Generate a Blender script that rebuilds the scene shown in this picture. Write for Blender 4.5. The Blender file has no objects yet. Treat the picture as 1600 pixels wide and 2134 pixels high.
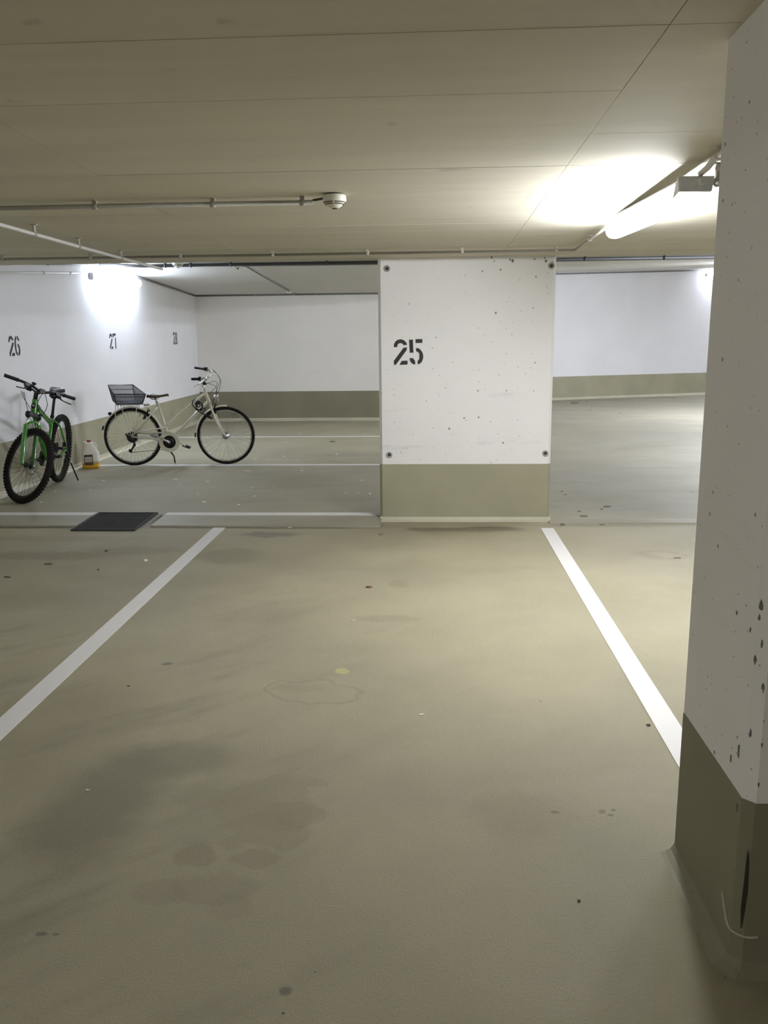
import bpy, bmesh, math, random
from mathutils import Vector, Matrix, Euler

R = math.radians
random.seed(7)
scene = bpy.context.scene
COL = scene.collection

# ------------------------------------------------------------------ camera
PITCH, YAW, ROLL, CAM_H, FPX = .20548037, -.05448486, -.01066605, 1.53, 1762.5548
cam = bpy.data.cameras.new('camera')
cam.sensor_fit = 'VERTICAL'
cam.sensor_height = 36.0
cam.lens = 36.0 * FPX / 2134.0
cam.clip_start = .05
cam_o = bpy.data.objects.new('camera', cam)
COL.objects.link(cam_o)
fwd = Vector((math.sin(YAW) * math.cos(PITCH), math.cos(YAW) * math.cos(PITCH), -math.sin(PITCH)))
rgt = Vector((math.cos(YAW), -math.sin(YAW), 0))
upv = rgt.cross(fwd)
r2 = rgt * math.cos(ROLL) + upv * math.sin(ROLL)
u2 = upv * math.cos(ROLL) - rgt * math.sin(ROLL)
cm = Matrix((r2, u2, -fwd)).transposed().to_4x4()
cm.translation = Vector((0, 0, CAM_H))
cam_o.matrix_world = cm
scene.camera = cam_o

# ------------------------------------------------------------------ world, lamps' and added fill strength, exposure
world = bpy.data.worlds.new('world')
scene.world = world
world.use_nodes = True
world.node_tree.nodes['Background'].inputs[0].default_value = (.8, .85, .9, 1)
world.node_tree.nodes['Background'].inputs[1].default_value = .02
LAMP_NEAR, LAMP_LEFT, LAMP_FAR, FILL_LANE, FILL_REAR = 185.0, 92.0, 105.0, 470.0, 54.0
scene.view_settings.view_transform = 'Standard'
scene.view_settings.look = 'None'
scene.view_settings.gamma = 1
scene.view_settings.use_curve_mapping = False
scene.view_settings.exposure = 0.0
scene.cycles.use_denoising = True
scene.cycles.max_bounces = 12
scene.cycles.diffuse_bounces = 8
scene.cycles.sample_clamp_indirect = 6


# ------------------------------------------------------------------ node and material helpers
class NT:
    def __init__(s, name):
        s.m = bpy.data.materials.new(name)
        s.m.use_nodes = True
        s.t = s.m.node_tree
        s.b = s.t.nodes['Principled BSDF']

    def n(s, typ, **kw):
        nd = s.t.nodes.new(typ)
        for k, v in kw.items():
            setattr(nd, k, v)
        return nd

    def link(s, a, b):
        s.t.links.new(a, b)

    def put(s, sock, v):
        if isinstance(v, bpy.types.NodeSocket):
            s.link(v, sock)
        else:
            sock.default_value = v

    def math(s, op, a, b=0.0, c=None, clamp=False):
        nd = s.n('ShaderNodeMath', operation=op, use_clamp=clamp)
        s.put(nd.inputs[0], a)
        s.put(nd.inputs[1], b)
        if c is not None:
            s.put(nd.inputs[2], c)
        return nd.outputs[0]

    def vmath(s, op, a, b=(0, 0, 0)):
        nd = s.n('ShaderNodeVectorMath', operation=op)
        s.put(nd.inputs[0], a)
        s.put(nd.inputs[1], b)
        return nd.outputs['Value'] if op in ('LENGTH', 'DISTANCE', 'DOT_PRODUCT') else nd.outputs[0]

    def coord(s):
        return s.n('ShaderNodeTexCoord').outputs['Object']

    def noise(s, vec, scale, detail=3, rough=.5, color=False, dist=0.0):
        nd = s.n('ShaderNodeTexNoise')
        s.link(vec, nd.inputs['Vector'])
        nd.inputs['Scale'].default_value = scale
        nd.inputs['Detail'].default_value = detail
        nd.inputs['Roughness'].default_value = rough
        nd.inputs['Distortion'].default_value = dist
        return nd.outputs['Color' if color else 'Fac']

    def scale(s, vec, sc):
        return s.vmath('MULTIPLY', vec, sc)

    def smooth(s, v, a, b, lo=0.0, hi=1.0):
        nd = s.n('ShaderNodeMapRange', interpolation_type='SMOOTHSTEP')
        s.put(nd.inputs['Value'], v)
        for k, x in (('From Min', a), ('From Max', b), ('To Min', lo), ('To Max', hi)):
            s.put(nd.inputs[k], x)
        return nd.outputs[0]

    def mix(s, f, a, b, mode='MIX'):
        nd = s.n('ShaderNodeMix', data_type='RGBA', blend_type=mode)
        s.put(nd.inputs[0], f)
        for i, v in ((6, a), (7, b)):
            if isinstance(v, tuple) and len(v) == 3:
                v = v + (1,)
            s.put(nd.inputs[i], v)
        return nd.outputs[2]

    def bump(s, h, strength=.3, dist=.002):
        nd = s.n('ShaderNodeBump')
        s.link(h, nd.inputs['Height'])
        nd.inputs['Strength'].default_value = strength
        nd.inputs['Distance'].default_value = dist
        s.link(nd.outputs[0], s.b.inputs['Normal'])

    def set(s, **kw):
        names = {'color': 'Base Color', 'rough': 'Roughness', 'metal': 'Metallic', 'spec': 'Specular IOR Level',
                 'trans': 'Transmission Weight', 'alpha': 'Alpha', 'coat': 'Coat Weight', 'sss': 'Subsurface Weight'}
        for k, v in kw.items():
            if k == 'color' and isinstance(v, tuple) and len(v) == 3:
                v = v + (1,)
            s.put(s.b.inputs[names[k]], v)
        return s.m


def simple(name, color, rough=.5, metal=0.0, var=.12, scale=30.0, coat=0.0, spec=.5):
    """A plain coloured surface with a little procedural variation of tone and gloss."""
    q = NT(name)
    nz = q.noise(q.coord(), scale, 3)
    dark = tuple(c * (1 - var) for c in color)
    lite = tuple(min(1, c * (1 + var)) for c in color)
    q.set(color=q.mix(nz, dark, lite), metal=metal, coat=coat, spec=spec,
          rough=q.smooth(nz, .2, .8, max(.05, rough - .06), min(1, rough + .06)))
    return q.m


def wall_paint(name, base, speck=.5, smudge=.25, speck_scale=9.0):
    """White painted concrete: pinholes, faint scuffs, soft relief."""
    q = NT(name)
    co = q.coord()
    big = q.noise(co, 1.3, 4)
    col = q.mix(q.smooth(big, .35, .7), tuple(c * .96 for c in base), base)
    sm = q.noise(q.scale(co, (1.2, 1.2, 7.0)), 1.4, 5, .6)
    zz = q.n('ShaderNodeSeparateXYZ')
    q.link(co, zz.inputs[0])
    low = q.math('MULTIPLY', q.smooth(sm, .58, .8), q.smooth(zz.outputs[2], 1.25, .9))
    col = q.mix(q.math('MULTIPLY', low, smudge), col, tuple(c * .55 for c in base))
    cx = q.n('ShaderNodeCombineXYZ')
    q.link(q.math('MULTIPLY_ADD', zz.outputs[1], -.9, zz.outputs[0]), cx.inputs[0])
    q.link(zz.outputs[2], cx.inputs[1])
    plane = cx.outputs[0]
    dots = None
    for sc, r0, gate in ((speck_scale, .085, .30), (speck_scale * 2.1, .085, .22)):
        v = q.n('ShaderNodeTexVoronoi', voronoi_dimensions='2D')
        q.link(plane, v.inputs['Vector'])
        v.inputs['Scale'].default_value = sc
        sx = q.n('ShaderNodeSeparateColor')
        q.link(v.outputs['Color'], sx.inputs[0])
        rad = q.math('MULTIPLY', sx.outputs[1], r0)
        d = q.math('MULTIPLY', q.math('LESS_THAN', v.outputs['Distance'], rad),
                   q.math('LESS_THAN', sx.outputs[0], gate))
        dots = d if dots is None else q.math('MAXIMUM', dots, d)
    patch = q.smooth(q.noise(co, .9, 2), .38, .55, .25, 1.0)
    f = q.math('MULTIPLY', q.math('MULTIPLY', dots, patch), speck)
    col = q.mix(f, col, (.12, .11, .10))
    q.set(color=col, rough=.75, spec=.25)
    h = q.math('SUBTRACT', q.noise(co, 60, 4), q.math('MULTIPLY', dots, 1.5))
    q.bump(h, .12, .003)
    return q.m


def band_paint(name, base):
    q = NT(name)
    co = q.coord()
    n1 = q.noise(co, 2.2, 4)
    n2 = q.noise(co, 14, 4, .7)
    zz = q.n('ShaderNodeSeparateXYZ')
    q.link(co, zz.inputs[0])
    col = q.mix(q.smooth(n1, .3, .7), tuple(c * .93 for c in base), tuple(min(1, c * 1.05) for c in base))
    dirt = q.math('MULTIPLY', q.smooth(n2, .6, .75), q.smooth(zz.outputs[2], .28, .05))
    col = q.mix(q.math('MULTIPLY', dirt, .35), col, tuple(c * .4 for c in base))
    q.set(color=col, rough=.55, spec=.3)
    q.bump(q.noise(co, 90, 3), .12, .002)
    return q.m


def emitter(name, color, strength):
    q = NT(name)
    q.set(color=(.9, .9, .9), rough=.5)
    q.b.inputs['Emission Color'].default_value = color + (1,)
    q.b.inputs['Emission Strength'].default_value = strength
    return q.m


def floor_material():
    q = NT('epoxy_floor')
    co = q.coord()
    warp = q.vmath('SUBTRACT', q.noise(co, 3.0, 4, color=True), (.5, .5, .5))
    fine = q.vmath('SUBTRACT', q.noise(co, 11.0, 4, color=True), (.5, .5, .5))
    wob = q.vmath('ADD', q.scale(warp, (.22, .22, 0)), q.scale(fine, (.10, .10, 0)))
    base = (.390, .348, .222)
    n1 = q.noise(co, .8, 4, .55)
    col = q.mix(q.smooth(n1, .3, .72), tuple(c * .84 for c in base), tuple(c * 1.06 for c in base))
    # tyre dust drawn out along the direction of travel
    st = q.noise(q.scale(co, (.55, 2.6, 1)), 1.1, 5, .6, dist=.4)
    xyz = q.n('ShaderNodeSeparateXYZ')
    q.link(co, xyz.inputs[0])
    far = q.smooth(xyz.outputs[1], 6.6, 7.6)
    col = q.mix(q.math('MULTIPLY', q.smooth(st, .5, .75), q.math('MULTIPLY_ADD', q.math('MULTIPLY', far, q.smooth(xyz.outputs[0], .2, 1.2, .45, 1.0)), .62, .12)), col, (.17, .155, .125))
    # far bays: greyer tone, driving lane darker
    col = q.mix(q.math('MULTIPLY', far, .25), col, (.34, .335, .29))
    lane = q.math('MULTIPLY', far, q.smooth(xyz.outputs[0], .6, 1.6))
    col = q.mix(q.math('MULTIPLY', lane, .45), col, (.235, .225, .195))
    diag = q.n('ShaderNodeVectorRotate', rotation_type='Z_AXIS')
    q.link(co, diag.inputs['Vector'])
    diag.inputs['Angle'].default_value = R(-40)
    sd = q.noise(q.scale(diag.outputs[0], (.7, 2.4, 1)), 1.5, 5, .6)
    near = q.smooth(xyz.outputs[1], 6.0, 3.0)
    leftish = q.smooth(xyz.outputs[0], .2, -1.3)
    col = q.mix(q.math('MULTIPLY', q.math('MULTIPLY', q.smooth(sd, .48, .75), near), q.math('MULTIPLY_ADD', leftish, .72, .10)),
                col, (.19, .163, .105))

    # separate stains: x, y, half width, half depth, strength, edge softness, kind, colour
    damp, oil, yel, pale = (.25, .212, .128), (.10, .085, .06), (.50, .50, .20), (.52, .50, .44)
    S = [
        (-.55, 2.55, .17, .16, .34, .25, 0, damp), (-.52, 2.37, .14, .10, .34, .25, 0, damp), (-.44, 2.50, .09, .07, .30, .25, 0, damp),
        (-.69, 2.24, .06, .05, .42, .3, 0, damp), (-.52, 2.24, .07, .04, .40, .3, 0, damp), (-.61, 2.10, .12, .07, .35, .3, 0, damp),
        (-.75, 2.08, .08, .06, .30, .4, 0, damp), (-.55, 2.03, .07, .05, .26, .4, 0, damp), (-.77, 2.58, .09, .07, .24, .4, 0, damp),
        (-.40, 2.69, .05, .03, .25, .4, 0, damp), (-.71, 2.27, .05, .05, .2, .4, 0, damp),
        (-.52, 3.47, .21, .14, .22, .09, 1, oil), (-.57, 3.50, .12, .05, .22, .8, 0, damp),
        (-.405, 3.71, .032, .035, .6, .5, 0, yel),
        (.02, 6.67, .22, .07, .8, .6, 0, oil), (.42, 6.67, .32, .08, .85, .6, 0, oil), (-3.5, 6.68, .75, .03, .75, .6, 0, oil), (-1.4, 6.69, .95, .025, .6, .6, 0, oil), (-3.0, 6.3, .7, .10, .3, .8, 0, damp), (.25, 6.62, .5, .10, .35, .7, 0, damp),
        (-1.25, 6.45, .22, .09, .65, .6, 0, (.19, .16, .115)), (-1.42, 5.80, .22, .22, .55, .7, 0, damp), (-2.75, 5.80, .5, .13, .55, .8, 0, damp), (-2.2, 5.95, .35, .12, .45, .8, 0, damp),
        (-1.12, 2.50, .20, .36, .55, .9, 0, (.165, .137, .085)), (-.95, 2.85, .22, .12, .42, .9, 0, (.165, .137, .085)),
        (.29, 2.50, .13, .14, .32, .9, 0, damp), (-1.25, 3.76, .025, .018, .6, .6, 0, oil), (-.34, 1.73, .016, .014, .6, .7, 0, oil),
        (-1.02, 1.9, .016, .008, .6, .6, 0, oil), (-.98, 1.9, .010, .006, .5, .6, 0, oil), (1.64, 5.85, .13, .09, .4, .5, 1, damp), (-.19, 5.14, .07, .08, .3, .5, 0, damp),
        (-.22, 4.45, .16, .06, .3, .8, 0, damp), (.41, 2.53, .014, .010, .5, .7, 0, oil), (.56, 2.54, .012, .012, .5, .7, 0, oil), (.585, 2.52, .010, .008, .5, .7, 0, oil), (.60, 2.55, .008, .008, .5, .7, 0, oil), (-1.8, 4.8, .45, .5, .32, .9, 0, damp),
        (-1.55, 3.0, .35, .5, .35, .9, 0, damp), (-.9, 6.75, .8, .05, .4, .7, 0, damp), (1.6, 6.80, .7, .05, .5, .7, 0, damp),
    ]
    for (x, y, rx, ry, amt, soft, kind, c) in S:
        k = min(1.0, 2.2 * min(rx, ry) / .2)
        p = q.vmath('ADD', q.vmath('SUBTRACT', co, (x, y, 0)), q.scale(wob, (k, k, 0)))
        d = q.vmath('LENGTH', q.scale(p, (1 / rx, 1 / ry, 0)))
        if kind == 0:
            f = q.smooth(d, 1 + soft * .5, 1 - soft * .5, 0, min(.9, amt * 1.35))
        else:
            f = q.smooth(q.math('ABSOLUTE', q.math('SUBTRACT', d, 1.0)), soft, .02, 0, amt)
        col = q.mix(f, col, c)
    # scattered grit
    v = q.n('ShaderNodeTexVoronoi')
    q.link(co, v.inputs['Vector'])
    v.inputs['Scale'].default_value = 7
    sx = q.n('ShaderNodeSeparateColor')
    q.link(v.outputs['Color'], sx.inputs[0])
    grit = q.math('MULTIPLY', q.math('LESS_THAN', v.outputs['Distance'], q.math('MULTIPLY', sx.outputs[1], .05)),
                  q.math('LESS_THAN', sx.outputs[0], .4))
    col = q.mix(q.math('MULTIPLY', grit, .75), col, (.08, .07, .05))
    orange = q.noise(co, 420, 2, .7)
    col = q.mix(q.smooth(orange, .36, .66, 0, .42), col, (.25, .23, .17))
    q.set(color=col, spec=.28, rough=q.smooth(q.noise(co, 1.1, 4), .3, .75, .46, .62))
    q.bump(q.math('ADD', orange, q.math('MULTIPLY', q.noise(co, 120, 2), .6)), 1.0, .0042)
    return q.m


def ceiling_paint():
    q = NT('ceiling_concrete')
    co = q.coord()
    base = (.63, .595, .485)
    n1 = q.noise(q.scale(co, (.35, 2.2, 1)), 1.6, 5, .6)
    n2 = q.noise(q.scale(co, (.5, 9, 1)), 3.0, 4, .6)
    col = q.mix(q.smooth(n1, .3, .7), tuple(c * .93 for c in base), tuple(c * 1.03 for c in base))
    col = q.mix(q.smooth(n2, .55, .8, 0, .10), col, tuple(c * .6 for c in base))
    sp = q.noise(co, 6.5, 3, .4)
    col = q.mix(q.smooth(sp, .71, .77, 0, .35), col, tuple(c * .5 for c in base))
    q.set(color=col, rough=.8, spec=.2)
    q.bump(q.noise(q.scale(co, (1, 5, 1)), 25, 4), .10, .003)
    return q.m


def line_paint():
    q = NT('road_paint')
    co = q.coord()
    wear = q.noise(co, 5.5, 6, .7)
    col = q.mix(q.smooth(wear, .60, .75, 0, .55), (.60, .585, .56), (.40, .38, .32))
    q.set(color=col, rough=.6, spec=.3)
    q.bump(q.noise(co, 200, 2), .2, .002)
    return q.m


M = dict(
    floor=floor_material(), ceil=ceiling_paint(), line=line_paint(),
    wall=wall_paint('white_wall', (.80, .785, .775), .75, .6), pillar=wall_paint('pillar_white', (.85, .83, .81), .8, .3, 15),
    plain=wall_paint('far_wall_white', (.77, .77, .79), .18, .12), backw=wall_paint('back_wall_white', (.80, .775, .735), .2, .12), farceil=wall_paint('far_ceiling_white', (.62, .61, .57), .1, .1),
    band=band_paint('olive_band', (.330, .312, .218)), shaded_band=band_paint('olive_back_band_shaded', (.225, .205, .140)), pband=band_paint('olive_pillar_band', (.22, .205, .140)), cove=band_paint('cove_band', (.46, .435, .33)),  # back wall band: olive darkened to carry the shade at that wall's foot
    kerb=band_paint('kerb_concrete', (.29, .268, .205)),
    black=simple('black_rubber', (.010, .010, .011), .6, spec=.3), tyre=simple('tyre_rubber', (.014, .013, .011), .8, var=.3, spec=.2),
    blackm=simple('black_metal', (.012, .012, .013), .4, spec=.35), tar=simple('stencil_black', (.018, .018, .016), .6),
    silver=simple('polished_alloy', (.62, .62, .60), .28, .9), chrome=simple('chrome', (.8, .8, .8), .12, 1.0),
    spoke=simple('steel_spoke', (.42, .42, .42), .35, .8), darkspoke=simple('dark_spoke', (.06, .06, .06), .4, .3),
    cream=simple('cream_paint', (.70, .67, .55), .35, coat=.4), saddle=simple('brown_leather', (.055, .035, .022), .5),
    green=simple('green_paint', (.045, .235, .016), .25, coat=.6), greend=simple('dark_green_paint', (.03, .085, .018), .35, coat=.5),
    pipe=simple('grey_plastic_pipe', (.34, .33, .28), .5), pipedark=simple('dark_cable', (.05, .05, .05), .5),
    pipegrey=simple('grey_pipe', (.17, .17, .165), .45), pipewhite=simple('white_pipe', (.62, .61, .58), .4),
    clip=simple('pipe_clip', (.40, .385, .33), .5), housing=simple('lamp_housing', (.60, .60, .61), .45),
    det=simple('ivory_plastic', (.70, .67, .58), .4), slot=simple('dark_slot', (.03, .028, .02), .7),
    jug=simple('milky_plastic', (.72, .70, .62), .35, var=.06), liquid=simple('amber_liquid', (.62, .33, .012), .25, coat=.3, var=.1),
    red=simple('red_plastic', (.30, .025, .03), .4), label=simple('brown_label', (.045, .02, .012), .5),
    labelw=simple('cream_label', (.58, .52, .44), .5), labeli=simple('label_ink', (.22, .17, .13), .6),
    grate=simple('cast_grate', (.022, .021, .019), .85, 0), gratef=simple('galvanised_frame', (.24, .23, .21), .8, 0, var=.5, scale=60),
    leaf=simple('dry_leaf', (.10, .035, .018), .7, var=.4), stone=simple('grey_stone', (.13, .12, .09), .8, var=.4),
    flake=simple('paint_flake', (.66, .64, .58), .7), rust=simple('tie_ring', (.33, .32, .30), .6, var=.3),
    lens=simple('lamp_glass', (.75, .75, .72), .1, .3), mark=simple('white_scuff', (.42, .40, .33), .8, var=.3), scuff=simple('dark_scuff', (.03, .03, .02), .8, var=.4),
    chip=simple('chipped_concrete', (.16, .15, .135), .9, var=.5, scale=80),
    glow_near=emitter('glow_near', (.97, 1.0, 1.05), LAMP_NEAR), glow_left=emitter('glow_left', (.84, .95, 1.14), LAMP_LEFT),
    glow_far=emitter('glow_far', (.93, .97, 1.1), LAMP_FAR), fill_lane=emitter('fill_lane', (.91, .96, 1.08), FILL_LANE),
    fill_back=emitter('fill_back', (1.0, .99, .97), 48.0),
    fill_rear=emitter('fill_rear', (1.0, 1.0, 1.0), FILL_REAR),
)


# ------------------------------------------------------------------ mesh helpers
class MB:
    def __init__(s):
        s.v, s.f, s.sm = [], [], []

    def add(s, vs, fs, smooth=False):
        o = len(s.v)
        s.v += [Vector(p) for p in vs]
        s.f += [tuple(i + o for i in f) for f in fs]
        s.sm += [smooth] * len(fs)
        return s

    def box(s, c, size, rot=None, m=None):
        hx, hy, hz = [k / 2 for k in size]
        vs = [Vector((x, y, z)) for x in (-hx, hx) for y in (-hy, hy) for z in (-hz, hz)]
        if rot is not None:
            e = Euler(rot).to_matrix()
            vs = [e @ p for p in vs]
        vs = [p + Vector(c) for p in vs]
        return s.add(vs, [(0, 1, 3, 2), (4, 6, 7, 5), (0, 4, 5, 1), (2, 3, 7, 6), (0, 2, 6, 4), (1, 5, 7, 3)])

    def hexa(s, b, t):
        """bottom quad and top quad, both counter-clockwise from above"""
        return s.add(list(b) + list(t), [(3, 2, 1, 0), (4, 5, 6, 7), (0, 1, 5, 4), (1, 2, 6, 5), (2, 3, 7, 6), (3, 0, 4, 7)])

    def prism(s, poly, z0, z1, axes='xy'):
        n = len(poly)
        area = sum(poly[i][0] * poly[(i + 1) % n][1] - poly[(i + 1) % n][0] * poly[i][1] for i in range(n))
        if area < 0:
            poly = poly[::-1]
        mp = {'xy': lambda a, b, h: (a, b, h), 'xz': lambda a, b, h: (a, -h, b), 'yz': lambda a, b, h: (h, a, b)}[axes]
        vs = [mp(a, b, z0) for a, b in poly] + [mp(a, b, z1) for a, b in poly]
        fs = [tuple(range(n - 1, -1, -1)), tuple(range(n, 2 * n))]
        fs += [(i, (i + 1) % n, (i + 1) % n + n, i + n) for i in range(n)]
        return s.add(vs, fs)

    def tube(s, pts, r, n=8, closed=False, caps=True, flat=None):
        pts = [Vector(p) for p in pts]
        m = len(pts)
        rs = r if isinstance(r, (list, tuple)) else [r] * m
        tang = []
        for i in range(m):
            a = pts[(i - 1) % m] if (closed or i > 0) else pts[i]
            b = pts[(i + 1) % m] if (closed or i < m - 1) else pts[i]
            tang.append((b - a).normalized())
        up = Vector((0, 0, 1)) if abs(tang[0].z) < .9 else Vector((1, 0, 0))
        nx = tang[0].cross(up).normalized()
        vs = []
        for i in range(m):
            nx = (nx - tang[i] * nx.dot(tang[i])).normalized()
            ny = tang[i].cross(nx)
            for k in range(n):
                a = 2 * math.pi * k / n
                vs.append(pts[i] + (nx * math.cos(a) + ny * math.sin(a)) * rs[i])
        fs = []
        for i in range(m if closed else m - 1):
            for k in range(n):
                j = (i + 1) % m
                fs.append((i * n + k, i * n + (k + 1) % n, j * n + (k + 1) % n, j * n + k))
        s.add(vs, fs, True)
        if caps and not closed:
            o = len(s.v) - len(vs)
            s.f += [tuple(o + k for k in range(n - 1, -1, -1)), tuple(o + (m - 1) * n + k for k in range(n))]
            s.sm += [False, False]
        return s

    def lathe(s, prof, n=24, axis='z', c=(0, 0, 0), smooth=True):
        """prof: (radius, height) from bottom to top"""
        vs, fs = [], []
        m = len(prof)
        for (r, h) in prof:
            for k in range(n):
                a = 2 * math.pi * k / n
                x, y = r * math.cos(a), r * math.sin(a)
                p = {'z': (x, y, h), 'y': (y, h, x), 'x': (h, x, y)}[axis]
                vs.append(Vector(p) + Vector(c))
        for i in range(m - 1):
            for k in range(n):
                fs.append((i * n + k, i * n + (k + 1) % n, (i + 1) * n + (k + 1) % n, (i + 1) * n + k))
        s.add(vs, fs, smooth)
        o = len(s.v) - len(vs)
        s.f += [tuple(o + k for k in range(n - 1, -1, -1)), tuple(o + (m - 1) * n + k for k in range(n))]
        s.sm += [False, False]
        return s

    def torus(s, c, Rr, r, n=48, k=10, axis='y', flat=1.0):
        vs, fs = [], []
        for i in range(n):
            a = 2 * math.pi * i / n
            for j in range(k):
                b = 2 * math.pi * j / k
                q = Rr + r * math.cos(b)
                w = r * flat * math.sin(b)
                x, y = q * math.cos(a), q * math.sin(a)
                p = {'y': (x, w, y), 'z': (x, y, w), 'x': (w, x, y)}[axis]
                vs.append(Vector(p) + Vector(c))
        for i in range(n):
            for j in range(k):
                i2, j2 = (i + 1) % n, (j + 1) % k
                fs.append((i * k + j, i * k + j2, i2 * k + j2, i2 * k + j))
        return s.add(vs, fs, True)

    def xf(s, m):
        s.v = [m @ p for p in s.v]
        return s

    def build(s, name, mat, parent=None, bevel=0.0, label=None, kind=None, recalc=True):
        me = bpy.data.meshes.new(name)
        me.from_pydata([tuple(p) for p in s.v], [], s.f)
        bm = bmesh.new()
        bm.from_mesh(me)
        for f, sm in zip(bm.faces, s.sm):
            f.smooth = sm
        if recalc:
            bmesh.ops.recalc_face_normals(bm, faces=bm.faces)
        bm.to_mesh(me)
        bm.free()
        me.materials.append(mat)
        o = bpy.data.objects.new(name, me)
        COL.objects.link(o)
        if parent is not None:
            o.parent = parent
        if bevel:
            b = o.modifiers.new('bevel', 'BEVEL')
            b.width = bevel
            b.segments = 2
            b.limit_method = 'ANGLE'
        if label:
            o['label'] = label
        if kind:
            o['kind'] = kind
        return o


def tag(o, label, cat, group=None, kind=None):
    o['label'] = label
    o['category'] = cat
    if group:
        o['group'] = group
    if kind:
        o['kind'] = kind
    return o


def empty(name, loc=(0, 0, 0), rot=(0, 0, 0), parent=None):
    o = bpy.data.objects.new(name, None)
    COL.objects.link(o)
    o.empty_display_size = .1
    o.location = loc
    o.rotation_euler = rot
    if parent is not None:
        o.parent = parent
    return o


def spline(pts, n=8):
    """Catmull-Rom through the points"""
    P = [Vector(p) for p in pts]
    P = [P[0] * 2 - P[1]] + P + [P[-1] * 2 - P[-2]]
    out = []
    for i in range(1, len(P) - 2):
        for k in range(n):
            t = k / n
            a, b, c, d = P[i - 1], P[i], P[i + 1], P[i + 2]
            out.append(.5 * ((2 * b) + (c - a) * t + (2 * a - 5 * b + 4 * c - d) * t * t + (3 * b - a - 3 * c + d) * t ** 3))
    out.append(P[-2])
    return out


# ------------------------------------------------------------------ setting
YW = 6.964          # face of the wall with the number 25
XL = -4.252         # left wall
YB = 15.617         # back wall
EDGE = 7.06         # end of the low ceiling


def zc(x, y):       # low ceiling underside
    return 2.2924 - .022955 * y


def zf(x, y):       # ceiling of the far bays
    return 2.9884 - .045088 * y


def zl(x, y):       # ceiling over the driving lane
    return 2.479 + .0474 * (y - 11.35) + .017 * (x - 2.9)


fl = MB().box((2.4, 9.0, -.1), (13.6, 28.4, .2)).build('floor', M['floor'])
tag(fl, 'beige epoxy coated garage floor with stains and white bay lines', 'floor', kind='structure')


def marking(poly, z0=0.0, h=.0025, label=None):
    return MB().prism(poly, z0, z0 + h).build('line_marking', M['line'], fl, label=label)


marking([(-1.769, 1.5), (-1.669, 1.5), (-1.669, 6.69), (-1.769, 6.69)], label='white painted bay line on the left of bay 25')
marking([(.896, 1.9), (.997, 1.9), (.997, 6.69), (.896, 6.69)], label='white painted bay line on the right of bay 25')
marking([(XL, 10.08), (1.2, 10.08), (1.2, 10.18), (XL, 10.18)], label='white painted bay line under the cream bicycle')
marking([(XL, 13.02), (1.5, 13.02), (1.5, 13.12), (XL, 13.12)], label='white painted bay line behind the cream bicycle')

# low thresholds across the bay ends
for nm, x0, x1, lab in (('trim_1', XL, -2.93, 'worn low concrete threshold between the left wall and the drain grate'),
                        ('trim_2', -2.30, -.40, 'low concrete threshold between the drain grate and the numbered wall'),
                        ('trim_3', .99, 9.0, 'low concrete threshold right of the numbered wall')):
    prof = [(6.715, 0), (6.72, .013), (6.98, .022), (7.20, .022), (7.30, 0)]
    if nm == 'trim_3':
        prof = [(6.84, 0), (6.86, .010), (6.93, .012), (6.96, .002), (7.02, .002), (7.06, 0)]
    t = MB().prism(prof, x0, x1, 'yz').build(nm, M['kerb'])
    tag(t, lab, 'threshold', kind='structure')
    if nm != 'trim_3':
        MB().box(((x0 + x1) / 2, 7.13, .0235), (x1 - x0, .115, .003)).build('line_marking', M['line'], t,
                                                                             label='white painted line along the threshold')


def wall(name, c, size, mat, label, band=None, rot=0.0, kind='structure'):
    o = MB().box((0, 0, 0), size).build(name, mat)
    o.location = c
    o.rotation_euler = (0, 0, rot)
    tag(o, label, 'wall', kind=kind)
    return o


def wall_at(name, p0, p1, thick, z1, mat, label, band_h, cove=True, band_mat=None):
    """wall whose visible face runs from p0 to p1 (face on the left of the walk), standing on the floor"""
    a, b = Vector((p0[0], p0[1], 0)), Vector((p1[0], p1[1], 0))
    L = (b - a).length
    ang = math.atan2((b - a).y, (b - a).x)
    o = MB().box((L / 2, -thick / 2, z1 / 2), (L, thick, z1)).build(name, mat)
    o.location = a
    o.rotation_euler = (0, 0, ang)
    tag(o, label, 'wall', kind='structure')
    MB().box((L / 2, .001, band_h / 2), (L, .004, band_h)).build('painted_band', band_mat or M['band'], o, label='olive painted band along the foot of the wall')
    if cove:
        MB().prism([(0, 0), (.05, 0), (.045, .008), (.015, .02), (.006, .055), (0, .055)], 0, L, 'yz').build('cove', M['cove'], o)
    return o


w_left = wall_at('wall_left', (XL, YB), (XL, -5), .2, 3.3, M['plain'], 'long white left wall with olive band and bay numbers', .522)
# the left wall's face is on +x: walk from back to front keeps +x on the left
w_back = wall_at('wall_back', (1.3, YB), (XL, YB), .2, 3.3, M['backw'], 'white back wall of the far bays with olive band', .545, band_mat=M['shaded_band'])
A, D = Vector((2.924, 20.241, 0)), Vector((.931, .3655, 0)).normalized()
f0, f1 = A - D * 2.2, A + D * 7.0
w_far = wall_at('wall_far', (f1.x, f1.y), (f0.x, f0.y), .2, 3.6, M['plain'], 'bright white far wall beyond the driving lane with olive band', .545)
w_side = wall_at('wall_side', (1.3, 21.0), (1.3, YB), .2, 3.6, M['plain'], 'white return wall behind the numbered wall', .545)
w_right = wall_at('wall_right', (9.1, -5), (9.1, 23.1), .2, 3.6, M['plain'], 'white wall on the far right out of view', .5)
w_rear = wall_at('wall_rear', (XL, -5), (9.1, -5), .2, 3.3, M['plain'], 'white wall behind the camera', .5)

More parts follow.
